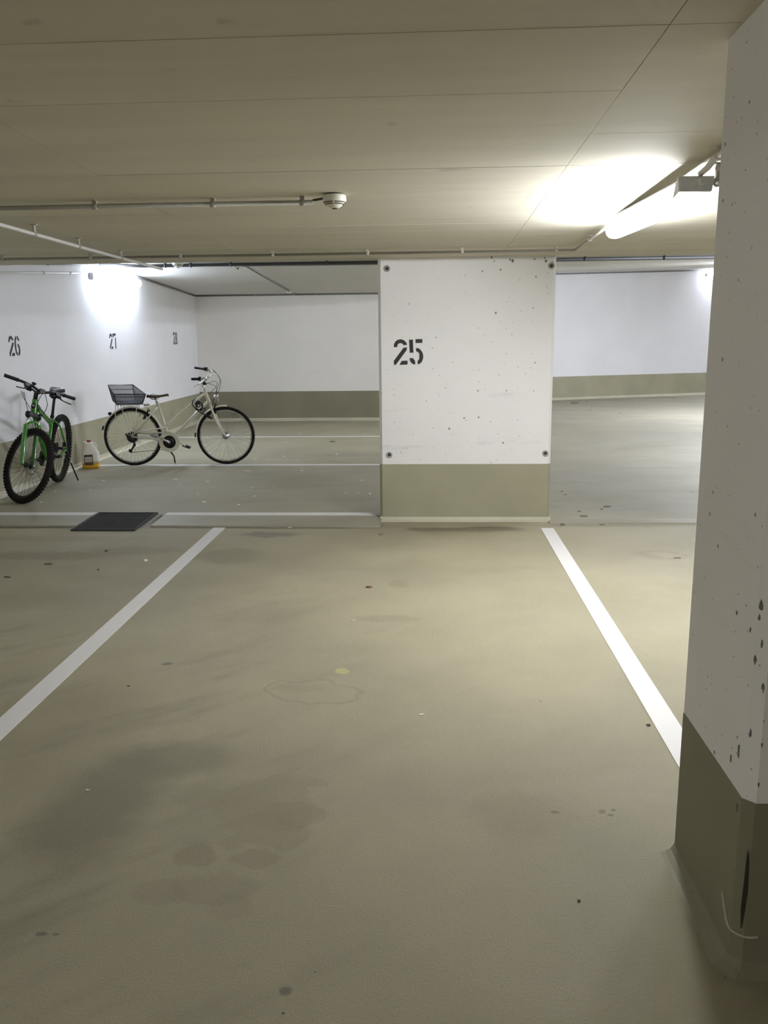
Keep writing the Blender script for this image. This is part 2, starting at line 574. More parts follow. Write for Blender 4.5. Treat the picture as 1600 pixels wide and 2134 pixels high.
# the free-standing wall with the number 25
x0, x1 = -.410, .998
ch = .022
foot = [(x0, YW + ch), (x0 + ch, YW), (x1 - ch, YW), (x1, YW + ch), (x1, YW + .30), (x0, YW + .30)]
w25 = MB().prism(foot, .483, 2.66).build('wall_centre', M['wall'])
tag(w25, 'white free standing wall with black number 25 at the end of the bay', 'wall', kind='structure')
MB().prism([(a + (.002 if a > .3 else -.002), b + (-.002 if b < 7.1 else .002)) for a, b in foot], 0, .483).build(
    'painted_band', M['band'], w25, label='olive painted band at the foot of the wall')
MB().prism([(YW - .042, 0), (YW - .034, .006), (YW - .014, .014), (YW - .005, .034), (YW - .002, .036), (YW + .02, .036), (YW + .02, 0)], x0 - .002, x1 + .010, 'yz').build('cove', M['cove'], w25)
for (hx, hz) in ((-.336, 2.052), (.959, 2.055), (-.331, .561), (.953, .569)):
    h = MB().lathe([(.026, 0), (.026, .004), (.022, .006), (.015, .004), (.013, .001)], 20, 'y')
    h.v = [Vector((p.x, -p.y, p.z)) for p in h.v]
    ho = h.build('tie_hole', M['rust'], w25)
    ho.location = (hx, YW, hz)
    MB().lathe([(.013, 0), (.013, .003)], 16, 'y').xf(Matrix.Scale(-1, 4, (0, 1, 0))).build('plug', M['slot'], ho)

rg = random.Random(9)
for (gx, gz, gr_) in ((.655, 2.095, .020), (.635, 2.105, .012), (.915, 2.09, .016), (.905, 2.115, .010), (.49, 2.125, .012), (.56, 2.03, .011), (.42, 2.02, .010), (.53, 1.70, .013)):
    poly = [(math.cos(2 * math.pi * k / 9) * gr_ * rg.uniform(.4, 1.0) * .8, math.sin(2 * math.pi * k / 9) * gr_ * rg.uniform(.5, 1.1)) for k in range(9)]
    o = MB().prism(poly, -.001, .001, 'xz').build('chip', M['chip'], w25)
    o.location = (gx, YW, gz)

# stencil digits, drawn in a 500 x 905 cell, y down
DIG = {
    '2': [[(0, 278), (12, 170), (65, 75), (145, 20), (240, 0), (335, 20), (415, 75), (465, 145), (480, 203), (350, 208), (315, 160), (285, 143),
           (240, 136), (185, 148), (150, 178), (130, 228), (123, 278)],
          [(355, 298), (477, 296), (470, 358), (455, 398), (70, 903), (10, 906), (3, 848), (5, 758)],
          [(290, 763), (495, 758), (493, 896), (200, 903)]],
    '5': [[(0, 23), (137, 16), (155, 478), (22, 480)], [(227, 3), (474, 0), (477, 138), (230, 140)],
          [(242, 318), (322, 318), (402, 368), (462, 448), (497, 528), (507, 618), (492, 718), (452, 808), (382, 873), (307, 893), (302, 763),
           (342, 738), (367, 688), (367, 528), (342, 478), (302, 448), (252, 433)],
          [(10, 673), (142, 666), (167, 718), (212, 758), (220, 898), (147, 888), (77, 838), (32, 768)]],
    '6': [[(215, 0), (130, 40), (50, 140), (10, 290), (0, 450), (10, 620), (50, 770), (130, 870), (215, 905), (215, 770), (165, 720), (140, 620),
           (135, 450), (140, 300), (165, 190), (215, 140)],
          [(285, 0), (380, 40), (450, 130), (480, 225), (350, 230), (320, 170), (285, 140)],
          [(285, 350), (380, 380), (460, 470), (495, 600), (490, 720), (440, 830), (370, 885), (285, 905), (285, 770), (330, 735), (355, 680),
           (358, 590), (330, 510), (285, 480)]],
    '7': [[(0, 0), (490, 0), (490, 130), (135, 130), (135, 215), (0, 215)], [(362, 250), (490, 250), (470, 905), (338, 905)]],
    '8': [[(215, 0), (110, 40), (50, 130), (40, 240), (90, 390), (110, 430), (40, 520), (0, 640), (20, 770), (100, 870), (215, 905), (215, 775),
           (160, 735), (135, 640), (160, 550), (215, 490), (215, 380), (175, 310), (165, 240), (180, 170), (215, 130)]],
}
DIG['8'].append([(500 - a, b) for a, b in DIG['8'][0]])


def number(txt, parent, origin, u, height, label):
    """black stencilled number; u = reading direction, normal points to the viewer"""
    k = height / 905
    u = Vector(u)
    w = Vector((0, 0, 1))
    nrm = u.cross(w)
    mb = MB()
    for i, chh in enumerate(txt):
        for poly in DIG[chh]:
            base = [Vector(origin) + u * ((a + i * 553) * k) - w * (b * k) for a, b in poly]
            n = len(base)
            mb.add([p for p in base] + [p + nrm * .0015 for p in base],
                   [tuple(range(n)), tuple(range(n, 2 * n))] + [(j, (j + 1) % n, (j + 1) % n + n, j + n) for j in range(n)])
    me = mb.build('stencil_number', M['tar'], None, label=label)
    me.parent = parent
    me.matrix_parent_inverse = parent.matrix_basis.inverted()
    return me


number('25', w25, (-.287, YW - .0005, 1.501), (1, 0, 0), .204, 'black stencilled number 25')
for t, y, z in (('26', 8.639, 1.467), ('27', 11.408, 1.496), ('28', 14.274, 1.524)):
    number(t, w_left, (XL + .0005, y - .12, z + .102), (0, 1, 0), .204, 'black stencilled number ' + t)

# pillar on the right
px0, px1, py0, py1, pc = .738, 1.14, 1.836, 2.325, .024
pfoot = [(px0, py0 + pc), (px0 + pc, py0), (px1 - pc, py0), (px1, py0 + pc), (px1, py1), (px0, py1)]
pil = MB().prism(pfoot, .452, 2.262).build('pillar', M['pillar'])
tag(pil, 'white concrete pillar with chipped edge and olive foot standing close by', 'pillar', kind='structure')
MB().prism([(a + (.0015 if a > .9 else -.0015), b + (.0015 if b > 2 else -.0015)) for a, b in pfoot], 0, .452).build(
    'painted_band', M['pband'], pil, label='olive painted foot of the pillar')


cv = MB()
cpro = [(.0, .05), (-.004, .03), (-.014, .014), (-.030, .005), (-.042, .0005), (.0, .0005)]
cs = [(px0, py1 - .002, 1, 0), (px0, py0 + pc, 1, 0), (px0 + pc, py0, .6, .75), (px1 - .1, py0, 0, 1)]
n = len(cpro)
vs = [(x + d * ex, y + d * ey, h) for (x, y, ex, ey) in cs for (d, h) in cpro]
fs = [(a * n + k, a * n + (k + 1) % n, (a + 1) * n + (k + 1) % n, (a + 1) * n + k) for a in range(3) for k in range(n)]
fs += [tuple(range(n)), tuple(range(3 * n, 4 * n))]
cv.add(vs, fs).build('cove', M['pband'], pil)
# knocks on the pillar's edge
rc = random.Random(3)
for (z, r) in ((1.02, .010), (.93, .014), (.985, .018), (.90, .008), (.84, .009), (.80, .011), (.74, .013), (.62, .012), (.60, .007), (1.06, .008), (1.15, .007), (.50, .007)):
    n = 9
    poly = [(math.cos(2 * math.pi * k / n) * r * rc.uniform(.3, 1.0) * .42, math.sin(2 * math.pi * k / n) * r * rc.uniform(.5, 1.3)) for k in range(n)]
    o = MB().prism(poly, -.0012, .0012, 'xz').build('chip', M['chip'], pil)
    o.location = (px0 + pc * rc.uniform(.1, 1.3), py0 + .0, z)
    t = (o.location.x - px0) / pc
    if t < 1:
        o.location.y = py0 + pc * (1 - t)
        o.rotation_euler = (0, 0, R(-45))
for (x, y, z, r, s) in ((px0 - .0005, 1.90, .55, .020, .3), (px0 - .0005, 1.945, .508, .011, .35), (px0 - .002, 1.88, .415, .012, .5), (px0 - .0005, 1.98, .87, .005, 1), (px0 - .0005, 1.89, .86, .007, .6)):
    n = 9
    poly = [(math.cos(2 * math.pi * k / n) * r * s * rc.uniform(.6, 1.2), math.sin(2 * math.pi * k / n) * r * rc.uniform(.7, 1.2)) for k in range(n)]
    o = MB().prism(poly, -.001, .001, 'yz').build('chip', M['chip'], pil)
    o.location = (x, y, z)
MB().prism([(.770, 1.016), (.83, 1.02), (.88, 1.012), (.88, .99), (.80, .985), (.775, .992)], -py0 - .0008, -py0 + .001, 'xz').build('chip', M['chip'], pil)
# white scuff and dark tyre rub near the foot
MB().tube(spline([(px0 - .003, 1.925, .155), (px0 - .003, 1.895, .118), (px0 - .003, 1.868, .100), (px0 + .010, py0 + .008, .098), (px0 + .034, py0 - .003, .098), (px0 + .055, py0 - .003, .100)]), .0035, 6).build('scuff', M['mark'], pil)
MB().prism([(.752, .33), (.757, .30), (.760, .22), (.757, .17), (.752, .12), (.748, .17), (.750, .25)], -py0 - .0022, -py0 + .002, 'xz').build('scuff', M['scuff'], pil)


# ------------------------------------------------------------------ ceilings
def sloped(mb, xa, xb, ya, yb, fz, up=.0, thick=.2):
    b = [(xa, ya, fz(xa, ya) + up), (xb, ya, fz(xb, ya) + up), (xb, yb, fz(xb, yb) + up), (xa, yb, fz(xa, yb) + up)]
    return mb.hexa(b, [(x, y, z + thick) for x, y, z in b])


ceil = sloped(MB(), XL, 9.1, -5, EDGE, zc, .0035, .62).build('ceiling', M['ceil'])
tag(ceil, 'low beige concrete ceiling with board joints over bay 25', 'ceiling', kind='structure')
rows = [-5] + [2.22 + .503 * k for k in range(-4, 10)] + [EDGE]
cols = [XL, -1.40, .566, 9.1]
rp = random.Random(11)
for i in range(len(cols) - 1):
    for j in range(len(rows) - 1):
        if rows[j + 1] - rows[j] < .05:
            continue
        g = .0013 if i == 2 or j % 3 == 2 else .0008
        dz = rp.uniform(-.0008, .0008)
        sloped(MB(), cols[i] + .0012, cols[i + 1] - .0012, rows[j] + g, rows[j + 1] - g, zc, dz, .003 - dz).build('panel', M['ceil'], ceil)
cf = sloped(sloped(MB(), XL, 9.1, EDGE - .02, 11.40, zf), XL, 1.3, 11.40, YB, zf).build('ceiling_far', M['farceil'])
tag(cf, 'pale sloping ceiling over the far bays with grey pipes', 'ceiling', kind='structure')
cl = sloped(MB(), 1.3, 9.1, 11.40, 23.2, zl).build('ceiling_lane', M['farceil'])
tag(cl, 'pale ceiling over the driving lane beyond the numbered wall', 'ceiling', kind='structure')
bs = MB().box((1.28, 13.5, 2.75), (.04, 4.25, 1.0)).build('trim_4', M['farceil'])
tag(bs, 'pale step between the two far ceilings', 'step', kind='structure')


# ------------------------------------------------------------------ lamps and added fill
def lamp(loc, rot, length, glow, label, cap_w=.0):
    """lamp along local x, fixed at local z=0, shining towards -z"""
    root = empty('batten_lamp', loc, rot)
    tag(root, label, 'lamp')
    h = length / 2
    MB().box((0, 0, -.026), (length, .088, .052)).build('housing', M['housing'], root, bevel=.006)
    prof = [(-.046, -.050), (-.053, -.066), (-.049, -.090), (-.034, -.108), (0, -.116), (.034, -.108), (.049, -.090), (.053, -.066), (.046, -.050)]
    vs, fs = [], []
    secs = [(-h + .0, .70), (-h + .01, .88), (-h + .03, 1.0), (h - .03, 1.0), (h - .01, .88), (h, .70)]
    for (x, s) in secs:
        for (a, b) in prof:
            vs.append((x, a * s, -.050 + (b + .050) * s))
    n = len(prof)
    for i in range(len(secs) - 1):
        for k in range(n):
            k2 = (k + 1) % n
            fs.append((i * n + k, i * n + k2, (i + 1) * n + k2, (i + 1) * n + k))
    fs += [tuple(range(n)), tuple(range(len(vs) - n, len(vs)))]
    MB().add(vs, fs, True).build('diffuser', glow, root, label='glowing white diffuser')
    if cap_w:
        # opaque gear end with cable gland
        MB().add([(h - .02, -.040, 0), (h - .02, .040, 0), (h - .02, .060, -.075), (h - .02, -.060, -.075), (h + cap_w, -.075, 0), (h + cap_w, .075, 0), (h + cap_w, .066, -.060), (h + cap_w, -.066, -.060)],
                 [(0, 1, 2, 3), (4, 5, 6, 7), (0, 1, 5, 4), (1, 2, 6, 5), (2, 3, 7, 6), (3, 0, 4, 7)]).build('end_cap', M['housing'], root, bevel=.004)
        MB().lathe([(.016, 0), (.016, .018), (.011, .026)], 14, 'x', (h + cap_w - .002, .02, -.022)).build('cable_gland', M['pipewhite'], root)
    else:
        for sx in (-1, 1):
            MB().box((sx * (h + .004), 0, -.03), (.008, .07, .06)).build('end_cap', M['housing'], root, bevel=.004)
    return root


LX = 1.075
slope = math.atan(.022955)
ly = 4.50
lamp((LX, ly, zc(LX, ly) - .022), (0, slope, R(-90)), 1.45, M['glow_near'], 'long glowing batten lamp under the low ceiling beside the pillar', .10)
lamp((XL + .004, 11.58, 2.300), (R(90), 0, R(-90)), 1.66, M['glow_left'], 'glowing wall lamp high on the left wall above number 27')
lp = A + D * 4.06
nrm = Vector((D.y, -D.x, 0))
lp2 = lp + D * .78
angf = math.atan2(D.y, D.x)
lamp((lp2.x + nrm.x * .004, lp2.y + nrm.y * .004, 2.90), (R(90), 0, angf + math.pi), 1.5, M['glow_far'], 'small glowing lamp high on the far wall, its end showing beside the pillar')
lamp((5.4, 10.2, zf(5.4, 10.2) - .004), (0, R(2.6), R(90)), 1.5, M['fill_lane'], 'added fill lamp on the far ceiling, unseen behind the pillar')  # unseen lamp, added to light the lane floor
lamp((5.9, 15.6, zl(5.9, 15.6) - .004), (0, R(-2.7), R(90)), 1.5, M['fill_lane'], 'added fill lamp over the driving lane, unseen behind the pillar')  # another unseen lamp, added to brighten the far wall
lamp((-1.3, -1.3, zc(0, -1.3) - .004), (0, slope, R(-90)), 1.62, M['fill_rear'], 'added fill lamp under the low ceiling behind the camera, nearer the left wall')  # added as fill for the pillar's left face and the near floor
lamp((.55, 12.9, zf(.55, 12.9) - .004), (0, R(2.6), R(90)), 1.5, M['fill_back'], 'added fill lamp on the far ceiling, unseen behind the numbered wall')  # unseen, added to lift the ambient light in the far bays


# ------------------------------------------------------------------ pipes
def pipe(name, pts, r, mat, label, clips=(), clip_up=.03, group=None, clip_mat=None, cat='pipe'):
    p0 = Vector(pts[0])
    root = empty(name, p0)
    tag(root, label, cat, group)
    loc = [Vector(p) - p0 for p in pts]
    MB().tube(loc, r, 10).build('tube', mat, root)
    for c in clips:
        # c: (segment, t)
        a, b = loc[c[0]], loc[c[0] + 1]
        p = a.lerp(b, c[1])
        d = (b - a).normalized()
        e = d.to_track_quat('X', 'Z').to_euler()
        m = MB()
        m.lathe([(r + .004, -.012), (r + .004, .012)], 12, 'x')
        m.box((0, 0, clip_up / 2), (.022, .012, clip_up))
        m.box((0, 0, clip_up - .003), (.022, .04, .006))
        o = m.build('clip', clip_mat or M['clip'], root)
        o.location = p
        o.rotation_euler = e
    return root


def zp(x, y, d=.028):
    return (x, y, zc(x, y) - d)


pipe('conduit', [zp(XL + .02, 4.29), zp(-2.1, 4.29), zp(-.56, 4.29)], .011, M['pipe'], 'grey conduit crossing the low ceiling to the smoke detector',
     [(0, .3), (0, .72), (1, .30), (1, .68), (1, .965)])
pipe('conduit', [zp(-2.285, -1.0, .055), zp(-2.285, 4.6, .055), zp(-2.245, 5.55, .055), zp(-2.16, 7.0, .055)], .011, M['pipewhite'],
     'pale conduit running away under the low ceiling at the left', [(1, .40), (2, .0), (2, .45)], .055)
pipe('conduit', [zp(XL + .02, 6.40), zp(1.045, 6.40), zp(1.045, 5.25)], .0095, M['pipe'],
     'thin grey conduit along the edge of the low ceiling, turning to the lamp', [(0, .2), (0, .327), (0, .455), (0, .585), (0, .717), (0, .847), (0, .975), (1, .5)], .028)
pipe('pipe', [zp(1.095, 3.69, .050), zp(1.095, 3.60, .045), zp(1.090, 3.50, .030), zp(1.085, -2.5, .030)], .0125, M['pipewhite'], 'white pipe bending into the batten lamp beside the pillar', [(2, .005)], .035, clip_mat=M['pipewhite'])
pipe('pipe', [zp(1.135, 3.60, .048), zp(1.135, -2.5, .048)], .0125, M['pipewhite'], 'second white pipe beside the lamp, below the bent one', [(0, .03)], .05, clip_mat=M['pipewhite'])
op = pipe('pipe', [zp(1.165, 3.80, .082), zp(1.165, 3.55, .082)], .0145, M['pipe'], 'short open ended pipe stub beside the lamp end', [(0, .4)], .075)
MB().lathe([(.0120, 0), (.0120, .003)], 14, 'y', (0, -.253, .0055)).build('opening', M['slot'], op)


def fp(x, y, d=.03):
    return (x, y, zf(x, y) - d)


pipe('pipe', [fp(XL + .02, 11.05, .025), fp(-3.75, 11.22, .035), fp(-2.8, 11.24, .03), fp(-.4, 11.24, .03), fp(3.9, 11.24, .03)], .022, M['pipedark'],
     'dark pipe crossing the far ceiling from the left wall to the lane', [(1, .35), (1, .7), (2, .1), (2, .62), (3, .55), (3, .78)], .03, clip_mat=M['pipedark'])
pipe('cable', [(XL + .014, 8.0, 2.235), (XL + .014, 8.45, 2.265), (XL + .014, 10.6, 2.43), (XL + .02, 10.99, 2.455)], .011, M['pipedark'],
     'dark cable rising along the top of the left wall above the pale conduit', [(1, .12), (1, .52)], .012, clip_mat=M['pipedark'], cat='cable')
pipe('pipe', [fp(-3.3, 11.42, .025), fp(-.4, 11.42, .025), fp(3.9, 11.36, .025)], .014, M['pipegrey'],
     'grey pipe beside the dark pipe across the far ceiling', [(0, .3), (0, .6)], .026)
jx = -2.42
pipe('conduit', [fp(jx, 11.5, .02), fp(jx, 13.2, .02), fp(jx + .01, 14.88, .02)], .012, M['pipegrey'], 'grey conduit on the far ceiling leading to the junction box', [(0, .3), (0, .9)], .02)
pipe('conduit', [fp(jx + .01, 15.04, .02), fp(jx, YB - .03, .02)], .012, M['pipegrey'], 'short grey conduit from the junction box to the back wall', [], .02)
pipe('conduit', [(XL + .03, YB - .02, zf(0, YB) - .014), (1.25, YB - .02, zf(0, YB) - .014)], .014, M['pipegrey'], 'dark conduit along the top of the back wall',
     [(0, .2), (0, .4), (0, .62)], .012)
pipe('conduit', [(XL + .018, 12.3, zf(0, 12.3) - .014), (XL + .018, YB - .03, zf(0, YB) - .014)], .013, M['pipegrey'], 'dark conduit along the top of the left wall beyond the wall lamp', [(0, .4), (0, .75)], .012)
pipe('conduit', [(XL + .02, 8.0, 2.155), (XL + .02, 8.49, 2.183), (XL + .02, 10.55, 2.32)], .011, M['pipewhite'], 'pale conduit on the left wall leading to the wall lamp', [(1, .45), (1, .8)], .012)
pipe('conduit', [fp(-3.85, 10.45, .03), fp(-3.36, 10.94, .03)], .012, M['pipewhite'], 'short pale conduit running obliquely over the left end of the far ceiling', [], .02)


def wc(t, d=.05):
    p = A + D * t + nrm * d
    return (p.x, p.y, zl(p.x, p.y) - .030)


pipe('conduit', [wc(-1.0), wc(0), wc(3.4), wc(4.0, .07)], .015, M['pipegrey'], 'dark conduit along the top of the far wall leading to the far lamp', [(1, .2), (1, .45), (1, .72)], .02)

# smoke detector
def detector(name, loc, label, k=1.0):
    root = empty(name, loc)
    tag(root, label, 'detector')
    MB().lathe([(.040 * k, -.008 * k), (.042 * k, 0)], 28).build('base_plate', M['slot'], root)
    MB().lathe([(.020 * k, -.066 * k), (.034 * k, -.056 * k), (.052 * k, -.038 * k), (.057 * k, -.030 * k), (.055 * k, -.010 * k), (.050 * k, -.006 * k)], 32).build('body', M['det'], root)
    for z, r in ((-.0405, .0505), (-.0485, .0435)):
        m = MB()
        for q in range(4):
            a0 = math.pi / 2 * q + .12
            pts = [(r * k * math.cos(a0 + 1.33 * i / 8), r * k * math.sin(a0 + 1.33 * i / 8), z * k) for i in range(9)]
            m.tube(pts, .0024 * k, 6)
        m.build('vent_slot', M['slot'], root)
    MB().lathe([(.0115 * k, -.069 * k), (.013 * k, -.064 * k)], 16).build('sensor_tip', M['slot'], root)
    MB().lathe([(.001, -.006), (.004, -.003), (.005, 0)], 10, c=(-.036 * k, -.030 * k, -.045 * k)).build('indicator_light', M['pipewhite'], root)
    return root


det = detector('smoke_detector', (-.452, 4.24, zc(0, 4.24)), 'ivory round smoke detector at the end of the ceiling conduit')
det2 = detector('smoke_detector', fp(-3.20, 11.05, .0), 'small ivory detector among the dark pipes on the far ceiling', 1.25)
MB().tube([(-.110, .050, -.020), (-.075, .035, -.018), (-.045, .012, -.016)], .006, 8).build('cable', M['pipedark'], det)
for nm, x, y in (('junction_box', jx + .01, 14.96),):
    jb = empty(nm, fp(x, y, 0))
    tag(jb, 'small white junction box on the far ceiling conduit', 'junction box')
    MB().box((0, 0, -.022), (.11, .11, .044)).build('box', M['pipewhite'], jb, bevel=.008)
    MB().lathe([(.025, -.052), (.04, -.044)], 16).build('lid', M['pipewhite'], jb)
jb = empty('junction_box', fp(-2.50, 11.36, 0))
tag(jb, 'small white junction box hanging where the far ceiling pipes meet', 'junction box')
MB().box((0, 0, -.03), (.10, .08, .06)).build('box', M['pipewhite'], jb, bevel=.008)
MB().lathe([(.012, -.075), (.016, -.06)], 12).build('cable_gland', M['slot'], jb)

# ------------------------------------------------------------------ drain grate
gr = empty('drain_grate', (-2.648, 6.87, -.005), (R(1.9), 0, 0))
tag(gr, 'dark steel drain grate set in the floor by the threshold', 'grate')
gw, gd = .50, .58
fr = MB()
for c, s in (((0, -gd / 2, .012), (gw + .03, .022, .028)), ((0, gd / 2, .012), (gw + .03, .022, .028)), ((-gw / 2, 0, .012), (.022, gd, .028)), ((gw / 2, 0, .012), (.022, gd, .028))):
    fr.box(c, s)
fr.build('frame', M['grate'], gr)
MB().box((gw / 2 + .034, 0, .005), (.038, gd + .02, .012)).build('kerb_edge', M['gratef'], gr)
MB().box((0, 0, .003), (gw, gd, .004)).build('pit', M['slot'], gr)
nb = 30
bar = None
for i in range(nb):
    x = -gw / 2 + gw * (i + .5) / nb
    if bar is None:
        bar = MB().box((0, 0, .014), (.007, gd - .02, .018)).build('bar', M['grate'], gr)
        o = bar
    else:
        o = bar.copy()
        COL.objects.link(o)
        o.parent = gr
    o.location = (x, 0, 0)
for y in (-.19, -.095, 0, .095, .19):
    MB().box((0, y, .012), (gw - .02, .006, .016)).build('cross_bar', M['grate'], gr)


# ------------------------------------------------------------------ bicycles: shared pieces
def arc(cx, cz, r, a0, a1, n, y=0.0):
    return [(cx + r * math.cos(R(a0 + (a1 - a0) * i / n)), y, cz + r * math.sin(R(a0 + (a1 - a0) * i / n))) for i in range(n + 1)]


def wheel(root, cx, cz, Rr, tr, rim_mat, spoke_mat, hub_mat, hub_r, hub_w, nsp, Mx=None, knobs=False, disc=None, rim_h=.018, flat=.95):
    w = empty('wheel', (0, 0, 0), parent=root)
    T = Mx or Matrix.Identity(4)
    c = (cx, 0, cz)
    MB().torus(c, Rr - tr, tr, 64, 12, flat=flat).xf(T).build('tyre', M['tyre'], w)
    rm = MB()
    ri = Rr - 2 * tr + .006
    prof = [(ri, -.011), (ri, .011), (ri - rim_h, .007), (ri - rim_h, -.007)]
    n = 64
    vs, fs = [], []
    for i in range(n):
        a = 2 * math.pi * i / n
        for (r, y) in prof:
            vs.append((cx + r * math.cos(a), y, cz + r * math.sin(a)))
    for i in range(n):
        for k in range(4):
            fs.append((i * 4 + k, i * 4 + (k + 1) % 4, ((i + 1) % n) * 4 + (k + 1) % 4, ((i + 1) % n) * 4 + k))
    rm.add(vs, fs)
    rm.xf(T).build('rim', rim_mat, w)
    sp = MB()
    for i in range(nsp):
        a = 2 * math.pi * i / nsp
        side = 1 if i % 2 else -1
        b = a + (R(62) if (i // 2) % 2 else R(-62))
        p = (cx + hub_r * .85 * math.cos(b), side * hub_w * .42, cz + hub_r * .85 * math.sin(b))
        q = (cx + (ri - rim_h) * math.cos(a), 0, cz + (ri - rim_h) * math.sin(a))
        sp.tube([p, q], .0013, 5)
    sp.xf(T).build('spokes', spoke_mat, w, kind='stuff')
    hw = hub_w / 2
    MB().lathe([(.006, -hw - .035), (.007, -hw - .006), (hub_r, -hw), (hub_r, -hw + .005), (hub_r * .6, -hw + .012), (hub_r * .6, hw - .012), (hub_r, hw - .005), (hub_r, hw), (.007, hw + .006), (.006, hw + .035)],
               20, 'y', c).xf(T).build('hub', hub_mat, w)
    MB().tube([(cx + (ri - rim_h) * math.cos(1.2), 0, cz + (ri - rim_h) * math.sin(1.2)), (cx + (ri - rim_h - .035) * math.cos(1.2), 0, cz + (ri - rim_h - .035) * math.sin(1.2))], .003, 6).xf(T).build('valve', M['black'], w)
    if knobs:
        kb = MB()
        nk = 62
        for i in range(nk):
            for j, (ang, sz) in enumerate(((0, .013), (38, .011), (-38, .011), (70, .012), (-70, .012))):
                a = 2 * math.pi * (i + (.5 if j in (1, 2) else 0)) / nk
                rr = Rr - tr + tr * math.cos(R(ang)) * 1.03
                yy = tr * math.sin(R(ang)) * flat * 1.03
                kb.box((cx + rr * math.cos(a), yy, cz + rr * math.sin(a)), (.009, sz, .014 if j == 0 else .013), (0, -a, 0))
        kb.xf(T).build('tread', M['tyre'], w, kind='stuff')
    if disc:
        y, r = disc
        d = MB().torus((cx, y, cz), r - .007, .007, 40, 4, flat=.25)
        for i in range(6):
            a = 2 * math.pi * i / 6
            d.tube([(cx + .02 * math.cos(a), y, cz + .02 * math.sin(a)), (cx + (r - .01) * math.cos(a + .5), y, cz + (r - .01) * math.sin(a + .5))], .003, 5)
        d.xf(T).build('brake_disc', M['spoke'], w)
    return w


def fender(root, cx, cz, r, a0, a1, half, mat):
    prof = [(-half, -.014), (-half * .75, -.003), (0, .003), (half * .75, -.003), (half, -.014)]
    n = 30
    vs, fs = [], []
    for th in (0, .003):
        for i in range(n + 1):
            a = R(a0 + (a1 - a0) * i / n)
            for (y, h) in prof:
                rr = r + h + th
                vs.append((cx + rr * math.cos(a), y, cz + rr * math.sin(a)))
    k = len(prof)
    L = (n + 1) * k
    for t in (0, 1):
        for i in range(n):
            for j in range(k - 1):
                fs.append(tuple(t * L + q for q in (i * k + j, i * k + j + 1, (i + 1) * k + j + 1, (i + 1) * k + j)))
    for i in range(n):
        for j in (0, k - 1):
            fs.append((i * k + j, (i + 1) * k + j, L + (i + 1) * k + j, L + i * k + j))
    for i in (0, n):
        for j in range(k - 1):
            fs.append((i * k + j, i * k + j + 1, L + i * k + j + 1, L + i * k + j))
    return MB().add(vs, fs, True).build('mudguard', mat, root)


def pedal(root, c, rot=0.0, mat=None):
    m = MB()
    m.box((0, 0, 0), (.085, .014, .020))
    for y in (-.042, .042):
        m.box((0, y, 0), (.090, .008, .022))
    for x in (-.042, .042):
        m.box((x, 0, 0), (.008, .09, .022))
    m.xf(Matrix.Rotation(rot, 4, 'Y'))
    o = m.build('pedal', mat or M['blackm'], root)
    o.location = c
    return o


def saddle(root, prof, mat, thick=.03):
    """prof: (x, z_top, half width)"""
    vs, fs = [], []
    sec = [(-1, -.75), (-.96, -.25), (-.75, -.03), (-.35, 0), (0, -.05), (.35, 0), (.75, -.03), (.96, -.25), (1, -.75), (.6, -.85), (0, -.8), (-.6, -.85)]
    n = len(sec)
    for (x, z, w) in prof:
        for (a, b) in sec:
            vs.append((x, a * w, z + b * thick * (1 + .5 * abs(a) * (w > .05))))
    for i in range(len(prof) - 1):
        for k in range(n):
            fs.append((i * n + k, i * n + (k + 1) % n, (i + 1) * n + (k + 1) % n, (i + 1) * n + k))
    fs += [tuple(range(n)), tuple(range(len(vs) - n, len(vs)))]
    return MB().add(vs, fs, True).build('saddle', mat, root)


# ------------------------------------------------------------------ cream city bicycle (local x forward, y to its left, origin under the rear hub)
K = .001285


def P(u, v, y=0.0):
    z = (777 - v) * K
    return ((u - 365) * K + .06 * z, y, .353 + z)


def Q(a, b, y=0.0):          # points read in the close-up of the bars
    return P(822.9 + .3 * a, 45.7 + .3 * b, y)


def B(a, b, y=0.0):          # points read in the close-up of the basket
    return P(45.7 + .4286 * a, 228.6 + .4286 * b, y)


city = empty('city_bicycle', (-3.61, 10.125, 0), (0, 0, R(5)))
tag(city, 'cream step through city bicycle with black rear basket parked on its stand by the wall', 'bicycle')
fx, fz = P(1243, 777)[0], .353
wheel(city, 0, .353, .353, .020, M['silver'], M['spoke'], M['silver'], .024, .055, 36)
wheel(city, fx, fz, .353, .020, M['silver'], M['spoke'], M['silver'], .042, .060, 36)
f = MB()
f.tube([P(1031, 338), P(1088, 474)], .0215, 12)
f.tube(spline([P(1030, 385), P(860, 522), P(735, 632), P(672, 682)]), .0165, 10)
f.tube([P(1078, 442), P(715, 818)], .020, 10)
f.tube([P(590, 448), P(715, 822)], .0175, 10)
for s in (-1, 1):
    f.tube([P(602, 500, s * .018), P(560, 545, s * .045), P(368, 768, s * .062)], .0085, 8)
    f.tube([P(668, 684, s * .02), P(600, 702, s * .045), P(385, 735, s * .062)], .0085, 8)
    f.tube([P(705, 818, s * .035), P(600, 800, s * .05), P(365, 772, s * .062)], .010, 8)
f.lathe([(.024, -.037), (.024, .037)], 16, 'y', P(715, 822))
f.build('frame', M['cream'], city)
fk = MB()
fk.tube([P(1088, 474), P(1098, 500)], .019, 10)
for s in (-1, 1):
    fk.tube(spline([P(1096, 488, s * .02), P(1108, 515, s * .045), P(1150, 620, s * .050), P(1200, 715, s * .052), P(1246, 777, s * .052)]), [.014] * 16 + [.012] * 8 + [.009] * 9, 8)
fk.build('fork', M['cream'], city)
fender(city, 0, .353, .368, 14, 158, .026, M['cream'])
fender(city, fx, fz, .368, 86, 174, .026, M['cream'])
